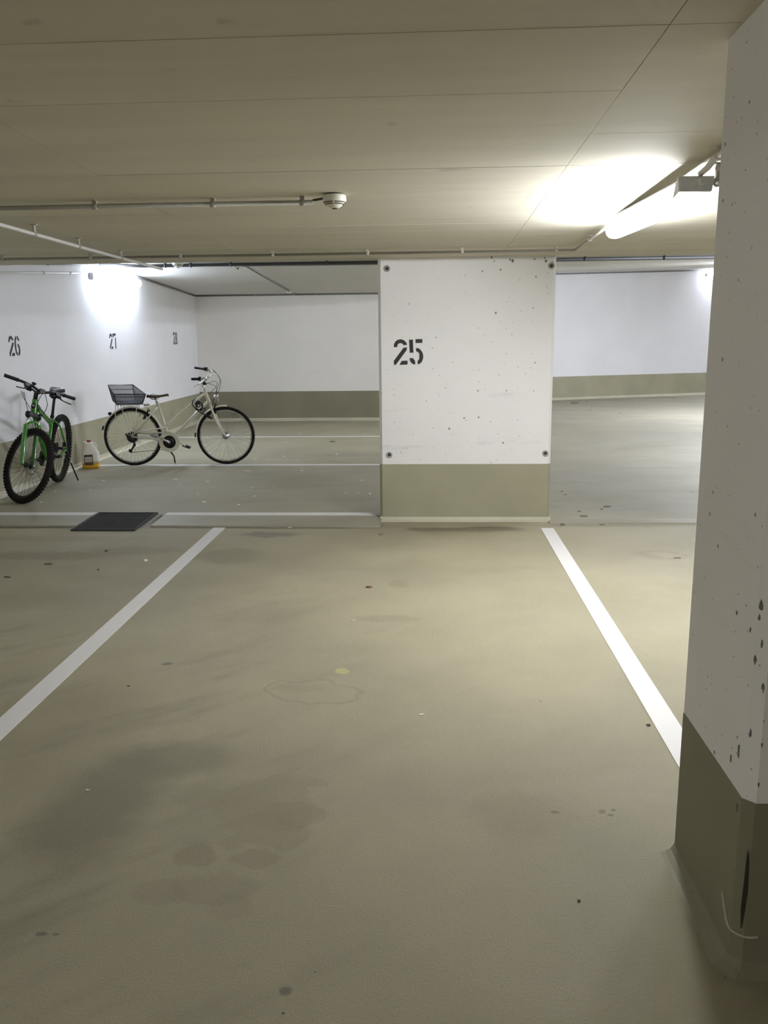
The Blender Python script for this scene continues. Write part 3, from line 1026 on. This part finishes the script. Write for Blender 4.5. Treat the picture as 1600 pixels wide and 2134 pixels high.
for (a0, a1, cx) in ((158, 166, 0), (174, 182, fx)):
    fp_ = arc(cx, .353, .372, a0, a1, 4)
    m = MB()
    for i in range(4):
        a, b = Vector(fp_[i]), Vector(fp_[i + 1])
        c = (a + b) / 2
        m.box(c, ((b - a).length * 1.2, .05, .010), (0, -math.atan2((b - a).z, (b - a).x), 0))
    m.build('mud_flap', M['black'], city)
# transmission
cg = MB()
c = P(715, 826)
n = 40
vs, fs = [], []
for (r, y) in ((.078, -.056), (.126, -.056), (.126, -.044), (.078, -.044)):
    for i in range(n):
        a = 2 * math.pi * i / n
        vs.append((c[0] + r * math.cos(a), y, c[2] + r * math.sin(a)))
for k in range(4):
    for i in range(n):
        fs.append((k * n + i, k * n + (i + 1) % n, ((k + 1) % 4) * n + (i + 1) % n, ((k + 1) % 4) * n + i))
cg.add(vs, fs)
cg.prism([(P(725, 729)[0], P(725, 729)[2]), (P(580, 733)[0], P(580, 733)[2]), (P(580, 742)[0], P(580, 742)[2]), (P(690, 745)[0], P(690, 745)[2])], .044, .056, 'xz')
cg.build('chain_guard', M['cream'], city)
MB().lathe([(.020, -.050), (.078, -.049), (.078, -.043), (.02, -.040)], 32, 'y', c).build('chainring', M['blackm'], city)
ch_ = MB()
ch_.tube([P(365, 738, -.05), P(640, 748, -.05)], .0035, 6)
ch_.tube([P(350, 922, -.05), P(560, 906, -.05), P(700, 893, -.05)], .0035, 6)
ch_.build('chain', M['blackm'], city)
cr = MB()
cr.tube([P(718, 828, -.072), P(650, 790, -.078), P(582, 757, -.082)], [.015, .011, .011], 8)
cr.lathe([(.016, -.082), (.016, -.060)], 14, 'y', P(715, 826))
cr.build('crank_arm', M['silver'], city)
MB().tube([P(715, 826, .072), P(790, 850, .08), P(850, 880, .082)], [.015, .011, .011], 8).build('crank_arm', M['silver'], city)
pedal(city, P(588, 760, -.13), R(20), M['silver'])
pedal(city, P(852, 889, .13), R(22))
MB().lathe([(.024, -.05), (.045, -.048), (.066, -.036), (.066, -.030), (.05, -.026)], 24, 'y', (0, 0, .353)).build('cassette', M['blackm'], city)
MB().torus((0, -.027, .353), .072, .003, 32, 6).build('spoke_guard', M['silver'], city)
dr = MB()
dr.tube([P(385, 800, -.07), P(392, 850, -.07), P(362, 892, -.065)], [.016, .014, .010], 8)
dr.lathe([(.022, -.058), (.022, -.050)], 14, 'y', P(350, 905))
dr.lathe([(.018, -.058), (.018, -.050)], 14, 'y', P(388, 850))
dr.tube([P(310, 740, -.066), P(330, 775, -.066), P(385, 805, -.066)], .012, 8)
dr.build('rear_derailleur', M['blackm'], city)
MB().tube([P(712, 925, .03), P(735, 975, .09), P(738, 1047, .15)], [.010, .008, .009], 8).build('kickstand', M['black'], city)
# saddle and post
MB().tube([P(594, 455), P(577, 415)], .0135, 10).build('seat_post', M['silver'], city)
saddle(city, [(P(478, 0)[0], P(0, 385)[2], .05), (P(490, 0)[0], P(0, 373)[2], .085), (P(520, 0)[0], P(0, 374)[2], .098), (P(555, 0)[0], P(0, 382)[2], .080),
              (P(590, 0)[0], P(0, 384)[2], .05), (P(630, 0)[0], P(0, 379)[2], .030), (P(662, 0)[0], P(0, 373)[2], .022), (P(677, 0)[0], P(0, 377)[2], .012)], M['saddle'], .036)
m = MB()
for s in (-1, 1):
    m.tube(spline([P(515, 405, s * .03), P(550, 425, s * .022), P(590, 425, s * .022), P(640, 390, s * .015)]), .0035, 6)
m.build('saddle_rail', M['silver'], city)
# steering
st = MB()
st.lathe([(.019, -.014), (.022, .0), (.019, .014)], 14, 'z', P(1036, 338))
st.tube([P(1038, 345), P(1011, 277)], .0125, 10)
st.build('stem', M['silver'], city)
bar_pts = spline([P(966, 229, -.31), P(1046, 228, -.305), P(1088, 226, -.27), P(1078, 232, -.13), P(1020, 272, -.03), P(1012, 277, 0), P(1022, 268, .03), P(1072, 205, .13), P(1078, 182, .25), P(1030, 163, .30), P(940, 146, .31)], 6)
MB().tube(bar_pts, .0115, 10).build('handlebar', M['silver'], city)
for (g0, g1) in ((P(1044, 228, -.305), P(958, 229, -.311)), (P(1022, 161, .302), P(898, 141, .312))):
    a, b = Vector(g0), Vector(g1)
    MB().tube([a, a.lerp(b, .06), a.lerp(b, .3), a.lerp(b, .32), b], [.024, .026, .023, .0175, .0175], 12).build('grip', M['black'], city)
for s, pts in ((-1, [P(1075, 233, -.24), P(1062, 250, -.22), P(1020, 275, -.20), P(965, 298, -.22)]), (1, [P(1068, 192, .28), P(1045, 180, .26), P(1005, 174, .26), P(985, 176, .27)])):
    MB().tube(spline(pts), .006, 8).build('brake_lever', M['silver'], city)
MB().lathe([(.004, 0), (.020, .004), (.022, .014), (.012, .024)], 18, 'z', P(1082, 232, -.12)).build('bell', M['chrome'], city)
MB().tube([P(1035, 262, -.06), P(1045, 285, -.07), P(1060, 285, -.08)], [.016, .018, .012], 10).build('shifter', M['black'], city)
for pts in ([Q(870, 390, .2), Q(980, 450, .15), Q(1090, 570, .1), Q(1175, 700, .05), Q(1150, 860, .0), Q(1090, 1000, -.02), Q(1075, 1150, -.02)],
            [Q(860, 380, .18), Q(1060, 520, .1), Q(1180, 680, .05), Q(1205, 850, 0), Q(1170, 1020, -.03), Q(1110, 1130, -.03)],
            [Q(760, 750, -.1), Q(900, 790, -.1), Q(1090, 880, -.06), Q(1110, 1000, -.03), Q(1075, 1150, -.02)],
            [Q(800, 815, -.1), Q(900, 760, -.1), Q(1070, 715, -.08), Q(1125, 800, -.05), Q(1080, 900, -.03), Q(990, 990, 0), Q(900, 1080, 0)]):
    MB().tube(spline(pts, 6), .0028, 6).build('cable', M['blackm'], city)
# front lamp, brakes
hl = MB().lathe([(.012, -.035), (.024, -.020), (.030, .012), (.031, .022), (.026, .026)], 18, 'x', P(1148, 408)).build('headlight', M['chrome'], city)
MB().tube([P(1128, 418), P(1118, 440), P(1112, 500)], .005, 6).build('lamp_bracket', M['blackm'], hl)
MB().lathe([(.018, 0), (.018, .006)], 14, 'x', P(1165, 440)).build('reflector', M['lens'], hl)
for (u, v, pairs) in ((1148, 545, 0), (1138, 500, 0), (508, 545, 1), (478, 590, 1)):
    m = MB()
    for s in (-1, 1):
        m.box(P(u, v, s * .034), (.016, .016, .055), (0, R(20), 0))
    m.box(P(u, v - 30, 0), (.012, .075, .010))
    m.build('rim_brake', M['blackm'], city)
# carrier, lamp, stays
rk = MB()
for s in (-1, 1):
    rk.tube(spline([P(520, 482, s * .04), P(480, 470, s * .06), P(300, 466, s * .062), P(215, 472, s * .06)]), .005, 6)
    rk.tube([P(418, 472, s * .062), P(395, 600, s * .068), P(368, 765, s * .07)], .0045, 6)
    rk.tube([P(262, 470, s * .062), P(310, 600, s * .068), P(362, 765, s * .07)], .0045, 6)
    rk.tube([P(216, 476, s * .06), P(207, 612, s * .035)], .0045, 6)
    rk.tube([P(186, 640, s * .03), P(350, 765, s * .066)], .003, 6)
for u in (215, 270, 330, 390, 450, 500):
    rk.tube([P(u, 468, -.06), P(u, 468, .06)], .0045, 6)
for y in (-.02, .02):
    rk.tube([P(220, 468, y), P(500, 470, y)], .004, 6)
rk.build('luggage_carrier', M['cream'], city)
MB().box(P(492, 478), (.05, .05, .018)).build('spring_clamp', M['black'], city)
MB().lathe([(.010, -.03), (.021, -.02), (.021, .005), (.010, .012)], 14, 'x', P(157, 555)).build('tail_light', M['black'], city)
# basket: eight corners
tl0, tr0, tr1, tl1 = Vector(B(130, 152, .16)), Vector(B(675, 152, .16)), Vector(B(1095, 330, -.15)), Vector(B(415, 320, -.15))
bl0, br0, br1, bl1 = Vector(B(245, 495, .13)), Vector(B(740, 500, .13)), Vector(B(1015, 530, -.12)), Vector(B(450, 540, -.12))
bk = empty('wire_basket', (0, 0, 0), parent=city)
rim_ = MB().tube([tl0, tr0, tr1, tl1], .0055, 6, closed=True)
rim_.build('rim', M['black'], bk)
fr = MB()
for a, b in ((tl0, bl0), (tr0, br0), (tr1, br1), (tl1, bl1)):
    fr.tube([a, b], .0045, 6)
fr.tube([bl0, br0, br1, bl1], .005, 6, closed=True)
for t in (.28,):
    fr.tube([tl1.lerp(bl1, t), tr1.lerp(br1, t)], .004, 6)
    fr.tube([tl0.lerp(bl0, t), tr0.lerp(br0, t)], .004, 6)
fr.build('frame', M['black'], bk)
ms = MB()


def mesh_panel(a, b, c, d, nu, nv, r=.0015):
    for i in range(1, nu):
        t = i / nu
        ms.tube([a.lerp(b, t), d.lerp(c, t)], r, 4, caps=False)
    for i in range(1, nv):
        t = i / nv
        ms.tube([a.lerp(d, t), b.lerp(c, t)], r, 4, caps=False)


mesh_panel(tl1, tr1, br1, bl1, 44, 22)
mesh_panel(tl0, tr0, br0, bl0, 44, 22)
mesh_panel(tl0, tl1, bl1, bl0, 30, 22)
mesh_panel(tr0, tr1, br1, br0, 30, 22)
mesh_panel(bl0, br0, br1, bl1, 40, 26)
ms.build('mesh', M['blackm'], bk, kind='stuff')
hk = MB()
for i in range(7):
    p = bl1.lerp(br1, .18 + .1 * i)
    hk.torus(p + Vector((0, .02, -.012)), .011, .003, 12, 5, axis='y')
hk.build('hook', M['black'], bk)

# cable lock wound round the frame tubes
lk = empty('cable_lock', city.location, city.rotation_euler)
tag(lk, 'black coiled cable lock hanging on the frame of the cream bicycle', 'bicycle lock')
coil = [Q(400, 1280, -.02), Q(345, 1400, -.035), Q(385, 1530, -.04)]
loops = [Q(520, 1340, -.03), Q(560, 1440, -.04)]
main = spline([Q(420, 1270, .02), Q(365, 1330, -.03), Q(350, 1430, -.04), Q(430, 1540, -.04), Q(540, 1640, -.04), Q(680, 1725, -.04), Q(790, 1790, -.045)], 6)
MB().tube(main, .0062, 8).build('cable', M['black'], lk)
sp_ = []
for i in range(45):
    a = R(80 + i * 27)
    r = 70 + 38 * math.sin(i * .21)
    sp_.append(Q(575 + r * math.cos(a) * 1.05 - i * .9, 1480 - r * math.sin(a) * 1.15, -.035 - .012 * math.sin(i * .4)))
MB().tube(spline([Q(430, 1420, -.03), Q(480, 1370, -.035), Q(540, 1320, -.03)] + sp_, 3), .0058, 8).build('coil', M['black'], lk)
MB().tube(spline([Q(600, 1640, -.04), Q(740, 1545, -.04), Q(755, 1590, -.045), Q(690, 1690, -.045)], 5), .0055, 8).build('cable', M['black'], lk)
MB().tube([Q(780, 1785, -.045), Q(880, 1835, -.045), Q(985, 1895, -.045)], [.012, .013, .012], 10).build('lock_head', M['black'], lk)

# ------------------------------------------------------------------ green mountain bicycle
MTB_LOC, MTB_ROT = (-4.055, 8.95, .004), [R(-7), 0, R(-82.6)]
mtb = empty('mountain_bicycle', MTB_LOC, MTB_ROT)
tag(mtb, 'green mountain bicycle with black tyres leaning on its stand by the left wall', 'bicycle')
WB, WR = 1.16, .366
hub = Vector((WB, 0, WR))
ax = Vector((-.358, 0, .934))
base_p = hub - Vector((.934, 0, .358)) * .045


def S(t, fw=0.0, y=0.0):
    """point t along the steering axis, fw in front of it"""
    return base_p + ax * t + Vector((.934, 0, .358)) * fw + Vector((0, y, 0))


STEER = Matrix.Translation(base_p) @ Matrix.Rotation(R(50), 4, ax) @ Matrix.Translation(-base_p)
wheel(mtb, 0, WR, WR, .029, M['blackm'], M['darkspoke'], M['blackm'], .026, .07, 32, knobs=True, disc=(.052, .08), flat=1.0)
fw = wheel(mtb, WB, WR, WR, .029, M['blackm'], M['darkspoke'], M['blackm'], .026, .06, 32, Mx=STEER, knobs=True, disc=(.045, .085), flat=1.0)
# the turned front wheel settles on the floor
rm_ = Euler(MTB_ROT).to_matrix()
low = min((rm_ @ v.co).z for v in [c for c in fw.children if c.name.startswith('tyre')][0].data.vertices) + MTB_LOC[2]
MTB_ROT[1] = math.asin((low - .004) / WB)
mtb.rotation_euler = MTB_ROT
BBp = Vector((.44, 0, .325))
f = MB()
f.tube([S(.515), S(.53), S(.645), S(.66)], [.030, .027, .027, .029], 12)
f.tube(spline([S(.565), S(.50) + Vector((-.12, 0, -.08)), BBp + Vector((.02, 0, .01))]), [.028] * 9 + [.031] * 8, 10)
f.tube([BBp, Vector((.318, 0, .745))], [.019, .018], 10)
f.tube([Vector((.345, 0, .66)), S(.60) + Vector((-.13, 0, -.06))], .0145, 8)
f.lathe([(.026, -.04), (.026, .04)], 14, 'y', BBp)
f.build('frame', M['green'], mtb)
MB().tube(spline([S(.625), S(.60) + Vector((-.15, 0, -.045)), Vector((.47, 0, .735)), Vector((.322, 0, .70))]), [.023] * 8 + [.019] * 17, 10).build('top_tube', M['greend'], mtb, label='dark top tube')
ss = MB()
for s in (-1, 1):
    ss.tube(spline([(.322, s * .022, .705), (.23, s * .052, .645), (.12, s * .062, .52), (0, s * .068, WR + .01)]), .0095, 8)
    ss.tube(spline([BBp + Vector((0, s * .04, 0)), (.25, s * .058, .315), (.0, s * .068, WR)]), .011, 8)
ss.build('rear_stays', M['green'], mtb)
# fork
fk = MB()
fk.box(S(.505), (.05, .135, .032), (0, R(-21), 0))
for s in (-1, 1):
    fk.tube([S(.475, .012, s * .060), S(.525, .012, s * .060)], .022, 12)
fk.xf(STEER).build('fork_crown', M['blackm'], mtb)
stn = MB()
for s in (-1, 1):
    stn.tube([S(.36, .012, s * .060), S(.49, .012, s * .060)], .0155, 12)
stn.xf(STEER).build('stanchion', M['chrome'], mtb, label='shiny fork stanchions')
lw_ = MB()
for s in (-1, 1):
    lw_.tube(spline([S(.395, .012, s * .060), S(.36, .012, s * .060), S(.20, .012, s * .060), S(.05, .028, s * .058), tuple(hub + Vector((-.006, s * .055, -.012)))]), [.0235] * 16 + [.021] * 8 + [.016] * 9, 10)
lw_.tube(spline([S(.385, .020, -.058), S(.415, .035, -.045), S(.432, .045, 0), S(.415, .035, .045), S(.385, .020, .058)]), .012, 8)
lw_.xf(STEER).build('fork_lowers', M['green'], mtb)
cal = MB()
cal.box(hub + Vector((-.055, .062, .06)), (.045, .03, .06), (0, R(-25), 0))
cal.xf(STEER).build('brake_caliper', M['blackm'], mtb)
MB().box((.06, .068, WR + .06), (.05, .03, .05)).build('brake_caliper', M['blackm'], mtb)
# head badge
b = MB()
pts = [(.022 * math.cos(2 * math.pi * i / 18), .030 * math.sin(2 * math.pi * i / 18)) for i in range(18)]
b.prism(pts, .0, .003, 'yz')
bo = b.build('head_badge', M['blackm'], mtb)
bc = S(.59, .0275)
bo.location = bc
bo.rotation_euler = (0, R(-21), 0)
MB().tube(spline([(.0045, -.014, .004), (.0045, -.006, .012), (.0045, -.002, -.006), (.0045, .006, .008), (.0045, .013, -.004)], 5), .0022, 5).build('emblem', M['flake'], bo, label='white emblem')
# cockpit
stm = MB()
stm.tube([S(.66), S(.715), S(.745)], [.021, .021, .021], 12)
stm.tube([S(.725), S(.735, .075)], [.020, .019], 10)
stm.box(S(.735, .085), (.035, .05, .042), (0, R(-21), 0))
stm.xf(STEER).build('stem', M['blackm'], mtb)
bp = S(.738, .088)
hb = [bp + Vector(p) for p in ((-.035, -.375, .028), (-.025, -.20, .026), (-.005, -.10, .015), (0, -.05, 0), (0, 0, 0), (0, .05, 0), (-.005, .10, .015), (-.025, .20, .026), (-.035, .375, .028))]
MB().tube(spline(hb, 5), .0135, 10).xf(STEER).build('handlebar', M['blackm'], mtb)
for s in (-1, 1):
    a, c = bp + Vector((-.028, s * .25, .0265)), bp + Vector((-.036, s * .382, .028))
    MB().tube([a, a.lerp(c, .08), a.lerp(c, .92), c], [.020, .017, .017, .019], 12).xf(STEER).build('grip', M['black'], mtb)
    lv = MB()
    lv.box(bp + Vector((.015, s * .165, .005)), (.05, .05, .03), (0, R(25), 0))
    lv.tube(spline([bp + Vector((.03, s * .165, .0)), bp + Vector((.055, s * .20, -.02)), bp + Vector((.060, s * .255, -.028)), bp + Vector((.070, s * .30, -.030))]), [.008] * 8 + [.0055] * 17, 8)
    lv.tube([bp + Vector((.02, s * .15, .0)), bp + Vector((.035, s * .09, -.02))], .010, 8)
    lv.xf(STEER).build('brake_lever', M['blackm'], mtb)
    sh = MB()
    sh.box(bp + Vector((-.01, s * .135, -.014)), (.06, .055, .035), (0, R(15), 0))
    sh.xf(STEER).build('shifter', M['black'], mtb, bevel=.008)
bl = MB()
bl.lathe([(.012, 0), (.024, .006), (.022, .016), (.010, .022)], 16, 'z', bp + Vector((-.005, -.10, .035)))
bl.box(bp + Vector((-.005, -.10, .025)), (.02, .014, .03))
bl.xf(STEER).build('bell', M['black'], mtb)
for pts in ([(.05, .10, -.02), (.10, .07, -.12), (.03, .05, -.26), (-.10, .03, -.34)], [(.05, -.10, -.02), (.09, -.05, -.10), (.05, .02, -.22), (-.06, .03, -.30)],
            [(.05, .12, -.02), (.03, .14, -.14), (-.03, .08, -.24), (-.09, .03, -.27)], [(.04, -.08, -.03), (.06, -.03, -.2), (.10, .05, -.40), (.13, .065, -.60)]):
    MB().tube(spline([bp + Vector(p) for p in pts], 7), .003, 6).build('cable', M['black'], mtb)
# seat
MB().tube([(.325, 0, .72), (.247, 0, .99)], .0150, 10).build('seat_post', M['blackm'], mtb)
MB().lathe([(.022, -.012), (.022, .012)], 12, 'z', (.318, 0, .745)).build('seat_clamp', M['blackm'], mtb)
saddle(mtb, [(.120, 1.020, .045), (.130, 1.036, .070), (.170, 1.040, .080), (.225, 1.035, .064), (.28, 1.030, .038), (.34, 1.028, .026), (.375, 1.024, .020), (.388, 1.016, .012)], M['blackm'], .040)
m = MB()
for s in (-1, 1):
    m.tube(spline([(.15, s * .03, 1.003), (.21, s * .022, .986), (.29, s * .022, .986), (.35, s * .012, 1.001)]), .004, 6)
m.build('saddle_rail', M['silver'], mtb)
# transmission
MB().lathe([(.03, -.058), (.088, -.056), (.088, -.046), (.03, -.042)], 32, 'y', BBp).build('chainring', M['blackm'], mtb)
for s, a in ((-1, R(200)), (1, R(20))):
    e = BBp + Vector((math.cos(a) * .17, s * .085, math.sin(a) * .17))
    MB().tube([BBp + Vector((0, s * .07, 0)), e], [.016, .011], 8).build('crank_arm', M['blackm'], mtb)
    pedal(mtb, e + Vector((0, s * .055, 0)), 0)
MB().lathe([(.024, -.062), (.048, -.060), (.062, -.038), (.062, -.032)], 24, 'y', (0, 0, WR)).build('cassette', M['blackm'], mtb)
cn = MB()
cn.tube([(0, -.05, WR + .055), BBp + Vector((0, -.05, .086))], .0035, 6)
cn.tube([(.03, -.05, .20), BBp + Vector((0, -.05, -.086))], .0035, 6)
cn.build('chain', M['blackm'], mtb)
dr = MB()
dr.tube([(-.01, -.075, WR - .03), (.0, -.08, .27), (.03, -.065, .20)], [.016, .016, .010], 8)
dr.lathe([(.022, -.07), (.022, -.06)], 14, 'y', (.025, -.0, .205))
dr.build('rear_derailleur', M['blackm'], mtb)
# the stand reaches the floor in the leaning frame
Rm = Euler(MTB_ROT).to_matrix()
foot_w = Vector((-3.845, 8.97, .010)) - Vector(MTB_LOC)
foot_l = Rm.transposed() @ foot_w
MB().tube([(.03, .072, WR - .02), Vector((.03, .072, WR - .02)).lerp(foot_l, .35), foot_l], [.012, .009, .008], 8).build('kickstand', M['blackm'], mtb)
MB().tube([Vector((.03, .072, WR - .02)).lerp(foot_l, .32), Vector((.03, .072, WR - .02)).lerp(foot_l, .40)], .0105, 8).build('stand_collar', M['silver'], mtb, label='bright collar of the stand')

# ------------------------------------------------------------------ canister
jug = empty('canister', (-4.085, 9.94, 0), (0, 0, R(21)))
tag(jug, 'milky plastic canister with red cap and amber liquid standing by the left wall', 'canister')
JK = .000254


def jz(b):
    return (1608 - b) * JK


def jx_(a):
    return (a - 815) * JK * .90


def loft(levels, ydiv=.62):
    vs, fs = [], []
    n = 24
    for (xa, xb, z, sc) in levels:
        cx, hx = (xa + xb) / 2, (xb - xa) / 2
        hy = .072 * sc
        for k in range(n):
            t = 2 * math.pi * k / n
            c_, s_ = math.cos(t), math.sin(t)
            e = .42
            vs.append((cx + hx * math.copysign(abs(c_) ** e, c_), hy * math.copysign(abs(s_) ** e, s_), z))
    for i in range(len(levels) - 1):
        for k in range(n):
            fs.append((i * n + k, i * n + (k + 1) % n, (i + 1) * n + (k + 1) % n, (i + 1) * n + k))
    fs += [tuple(range(n)), tuple(range(len(vs) - n, len(vs)))]
    return MB().add(vs, fs, True)


lv = [(375, 1255, 1345, 1), (372, 1262, 1200, 1), (370, 1265, 900, 1), (385, 1245, 850, .98), (450, 1172, 755, .92), (500, 1115, 650, .85), (520, 1050, 550, .75), (530, 970, 430, .62), (560, 955, 385, .55), (640, 930, 366, .35)]
loft([(jx_(a), jx_(b), jz(c), s) for a, b, c, s in lv]).build('body', M['jug'], jug)
lv = [(420, 1215, 1606, .85), (382, 1250, 1570, .98), (376, 1255, 1500, 1), (375, 1255, 1345, 1)]
loft([(jx_(a), jx_(b), jz(c), s) for a, b, c, s in lv]).build('liquid', M['liquid'], jug, label='amber liquid in the bottom of the canister')
MB().tube(spline([(jx_(930), 0, jz(392)), (jx_(1010), 0, jz(398)), (jx_(1085), 0, jz(440)), (jx_(1135), 0, jz(530)), (jx_(1150), 0, jz(650)), (jx_(1160), 0, jz(760))]), .0085, 10).build('handle', M['jug'], jug)
MB().tube([(jx_(580), 0, jz(420)), (jx_(530), 0, jz(385)), (jx_(485), 0, jz(345))], [.014, .010, .0085], 10).build('spout', M['jug'], jug)
MB().lathe([(.0235, jz(375)), (.0245, jz(360)), (.0245, jz(290)), (.021, jz(272))], 20, 'z', (jx_(800), 0, 0)).build('cap', M['red'], jug, label='red screw cap')
lab = MB().box((jx_(720), -.0735, jz(1188)), (385 * JK, .002, 495 * JK)).build('label', M['label'], jug, label='dark brown paper label')
MB().box((jx_(720), -.0748, jz(1168)), (318 * JK, .001, 250 * JK)).build('label_panel', M['labelw'], lab)
ink = MB()
ri_ = random.Random(5)
for b, h, a0, a1 in ((1108, 34, 575, 865), (1185, 46, 560, 880), (1250, 22, 600, 860)):
    a = a0
    while a < a1:
        w = ri_.uniform(16, 42)
        ink.box((jx_(a + w / 2), -.0755, jz(b)), (w * JK * .9, .0006, h * JK))
        a += w + 14
ink.build('label_print', M['labeli'], lab)
MB().box((jx_(735), -.0748, jz(1365)), (270 * JK, .001, 16 * JK)).build('label_print', M['labeli'], lab)


# ------------------------------------------------------------------ small litter
def shard(name, loc, r, h, mat, seed, aspect=1.0, rot=0.0):
    rr = random.Random(seed)
    n = 9
    ringp = [(math.cos(2 * math.pi * k / n) * r * rr.uniform(.65, 1.1), math.sin(2 * math.pi * k / n) * r * aspect * rr.uniform(.65, 1.1)) for k in range(n)]
    vs = [(a, b, 0) for a, b in ringp] + [(a * .75, b * .75, h * rr.uniform(.6, 1.1)) for a, b in ringp] + [(0, 0, h)]
    fs = [tuple(range(n - 1, -1, -1))] + [(k, (k + 1) % n, (k + 1) % n + n, k + n) for k in range(n)] + [(k + n, (k + 1) % n + n, 2 * n) for k in range(n)]
    o = MB().add(vs, fs).build(name, mat)
    o.location = loc
    o.rotation_euler = (0, 0, rot)
    return o


litter = [
    ('leaf', (-0.375, 5.038), .032, .006, 'leaf', .6, 'reddish brown dry leaf lying in the middle of bay 25', 'leaf'),
    ('pebble', (0.870, 3.172), .011, .008, 'stone', .8, 'grey pebble beside the right bay line near the pillar', 'pebble'),
    ('paint_chip', (-0.031, 3.241), .016, .004, 'flake', .5, 'white paint chip on the floor in front of the outlined stain', 'paint chip'),
    ('paint_chip', (-0.418, 4.405), .014, .006, 'flake', .7, 'pale chip on the floor just nearer than the brown leaf', 'paint chip'),
    ('pebble', (-1.991, 5.645), .020, .014, 'flake', .8, 'whitish pebble left of the left bay line', 'pebble'),
    ('leaf', (-2.643, 5.547), .040, .008, 'stone', .5, 'dark grey leaf scrap on the floor at the far left', 'leaf'),
    ('leaf', (-2.772, 5.223), .035, .006, 'leaf', .3, 'thin dark leaf scrap at the left edge of the floor', 'leaf'),
    ('pebble', (-2.367, 5.910), .017, .012, 'stone', .8, 'small dark stone in front of the drain grate', 'pebble'),
    ('pebble', (-2.231, 5.405), .012, .009, 'stone', .8, 'tiny dark stone nearer than the one by the grate', 'pebble'),
    ('pebble', (-1.348, 3.496), .009, .004, 'stone', .6, 'small grey grain right of the left bay line', 'pebble'),
    ('paint_chip', (-1.181, 2.612), .013, .003, 'flake', .4, 'white chip in the dark stain at the lower left', 'paint chip'),
    ('leaf', (-0.381, 6.462), .022, .005, 'stone', .6, 'small dark scrap before the left corner of the numbered wall', 'leaf'),
    ('leaf', (1.717, 5.772), .030, .006, 'stone', .4, 'dark scrap on the floor right of the right bay line', 'leaf'),
    ('leaf', (1.602, 7.567), .050, .008, 'stone', .4, 'dark leaf scrap beyond the threshold on the lane', 'leaf'),
    ('leaf', (1.323, 7.153), .040, .008, 'stone', .5, 'second dark scrap beyond the threshold nearer the numbered wall', 'leaf'),
    ('pebble', (1.089, 6.815), .022, .012, 'stone', .8, 'dark stone at the right corner of the numbered wall', 'pebble'),
    ('leaf', (1.407, 6.817), .030, .006, 'stone', .4, 'dark crumb lying along the right threshold', 'leaf'),
    ('leaf', (-1.426, 12.399), .060, .014, 'stone', .5, 'dark scrap alone on the far parking bay', 'leaf'),
    ('leaf', (3.246, 19.212), .10, .03, 'stone', .5, 'dark scrap at the foot of the far wall', 'leaf'),
    ('pebble', (2.578, 8.304), .030, .008, 'flake', .5, 'pale chip on the lane near the pillar', 'pebble'),
    ('pebble', (-0.336, 1.661), .004, .003, 'stone', .8, 'tiny dark grain at the bottom of the picture', 'pebble'),
    ('pebble', (0.413, 2.086), .006, .005, 'stone', .8, 'tiny dark stone on the glossy floor before the pillar', 'pebble'),
]
for i, (nm, pp, r, h, mt, asp, lab, cat) in enumerate(litter):
    p = Vector((pp[0], pp[1], 0))
    o = shard(nm, (p.x, p.y, .0), r, h, M[mt], 100 + i, asp, random.uniform(-.3, .3))
    tag(o, lab, cat)
flakes = [(-3.579, 9.002), (-2.401, 8.930), (-2.126, 9.690), (-1.596, 8.542), (-1.838, 8.571), (-2.138, 7.795), (-2.802, 9.090), (-0.830, 8.240), (-0.708, 8.213), (-0.589, 8.213), (-1.775, 7.656), (-3.840, 8.360), (-3.717, 7.773), (-3.505, 8.441), (-2.311, 8.193), (-0.722, 9.007),
          (-2.649, 8.751), (-1.714, 8.089), (-1.344, 9.973), (-1.480, 9.681), (-1.905, 10.889), (-2.043, 10.544), (-2.227, 10.632), (-1.224, 11.055), (-1.675, 10.579), (-2.121, 12.364), (-2.720, 12.383), (-2.101, 13.553), (-1.339, 11.690), (-1.014, 13.375), (-1.140, 6.712), (-1.087, 6.730)]
kinds = [shard('paint_flake', (0, 0, -5), .024, .004, M['flake'], 300 + k, .75) for k in range(4)]
for i, pp in enumerate(flakes):
    p = Vector((pp[0], pp[1], 0))
    o = kinds[i % 4] if i < 4 else kinds[i % 4].copy()
    if i >= 4:
        COL.objects.link(o)
    k = random.Random(i).uniform(.6, 1.25) * (1.35 if pp in ((-2.401, 8.930), (-2.126, 9.690), (-2.138, 7.795)) else 1)
    o.location = (p.x, p.y, .0)
    o.scale = (k, k, 1)
    o.rotation_euler = (0, 0, i * 1.7)
    tag(o, 'small white paint flake lying on the floor of the far parking bays', 'paint flake', 'paint flakes on the far bay floor')

crumb = None
for i, pp in enumerate([(3.632, 19.883), (3.502, 18.536), (3.739, 16.901), (4.554, 19.380), (1.316, 8.336), (1.321, 8.155), (1.534, 7.460), (1.317, 7.354), (5.815, 20.596), (3.278, 17.590)]):
    p = Vector((pp[0], pp[1], 0))
    k = .9 if pp[1] < 10 else 1.6
    if crumb is None:
        crumb = shard('crumb', (0, 0, 0), .022, .006, M['stone'], 77, .7)
        o = crumb
    else:
        o = crumb.copy()
        COL.objects.link(o)
    o.location = (p.x, p.y, 0)
    o.scale = (k, k, 1)
    o.rotation_euler = (0, 0, i * 1.3)
    tag(o, 'tiny dark crumb lying on the driving lane floor beyond the threshold', 'crumb', 'dark crumbs on the driving lane')
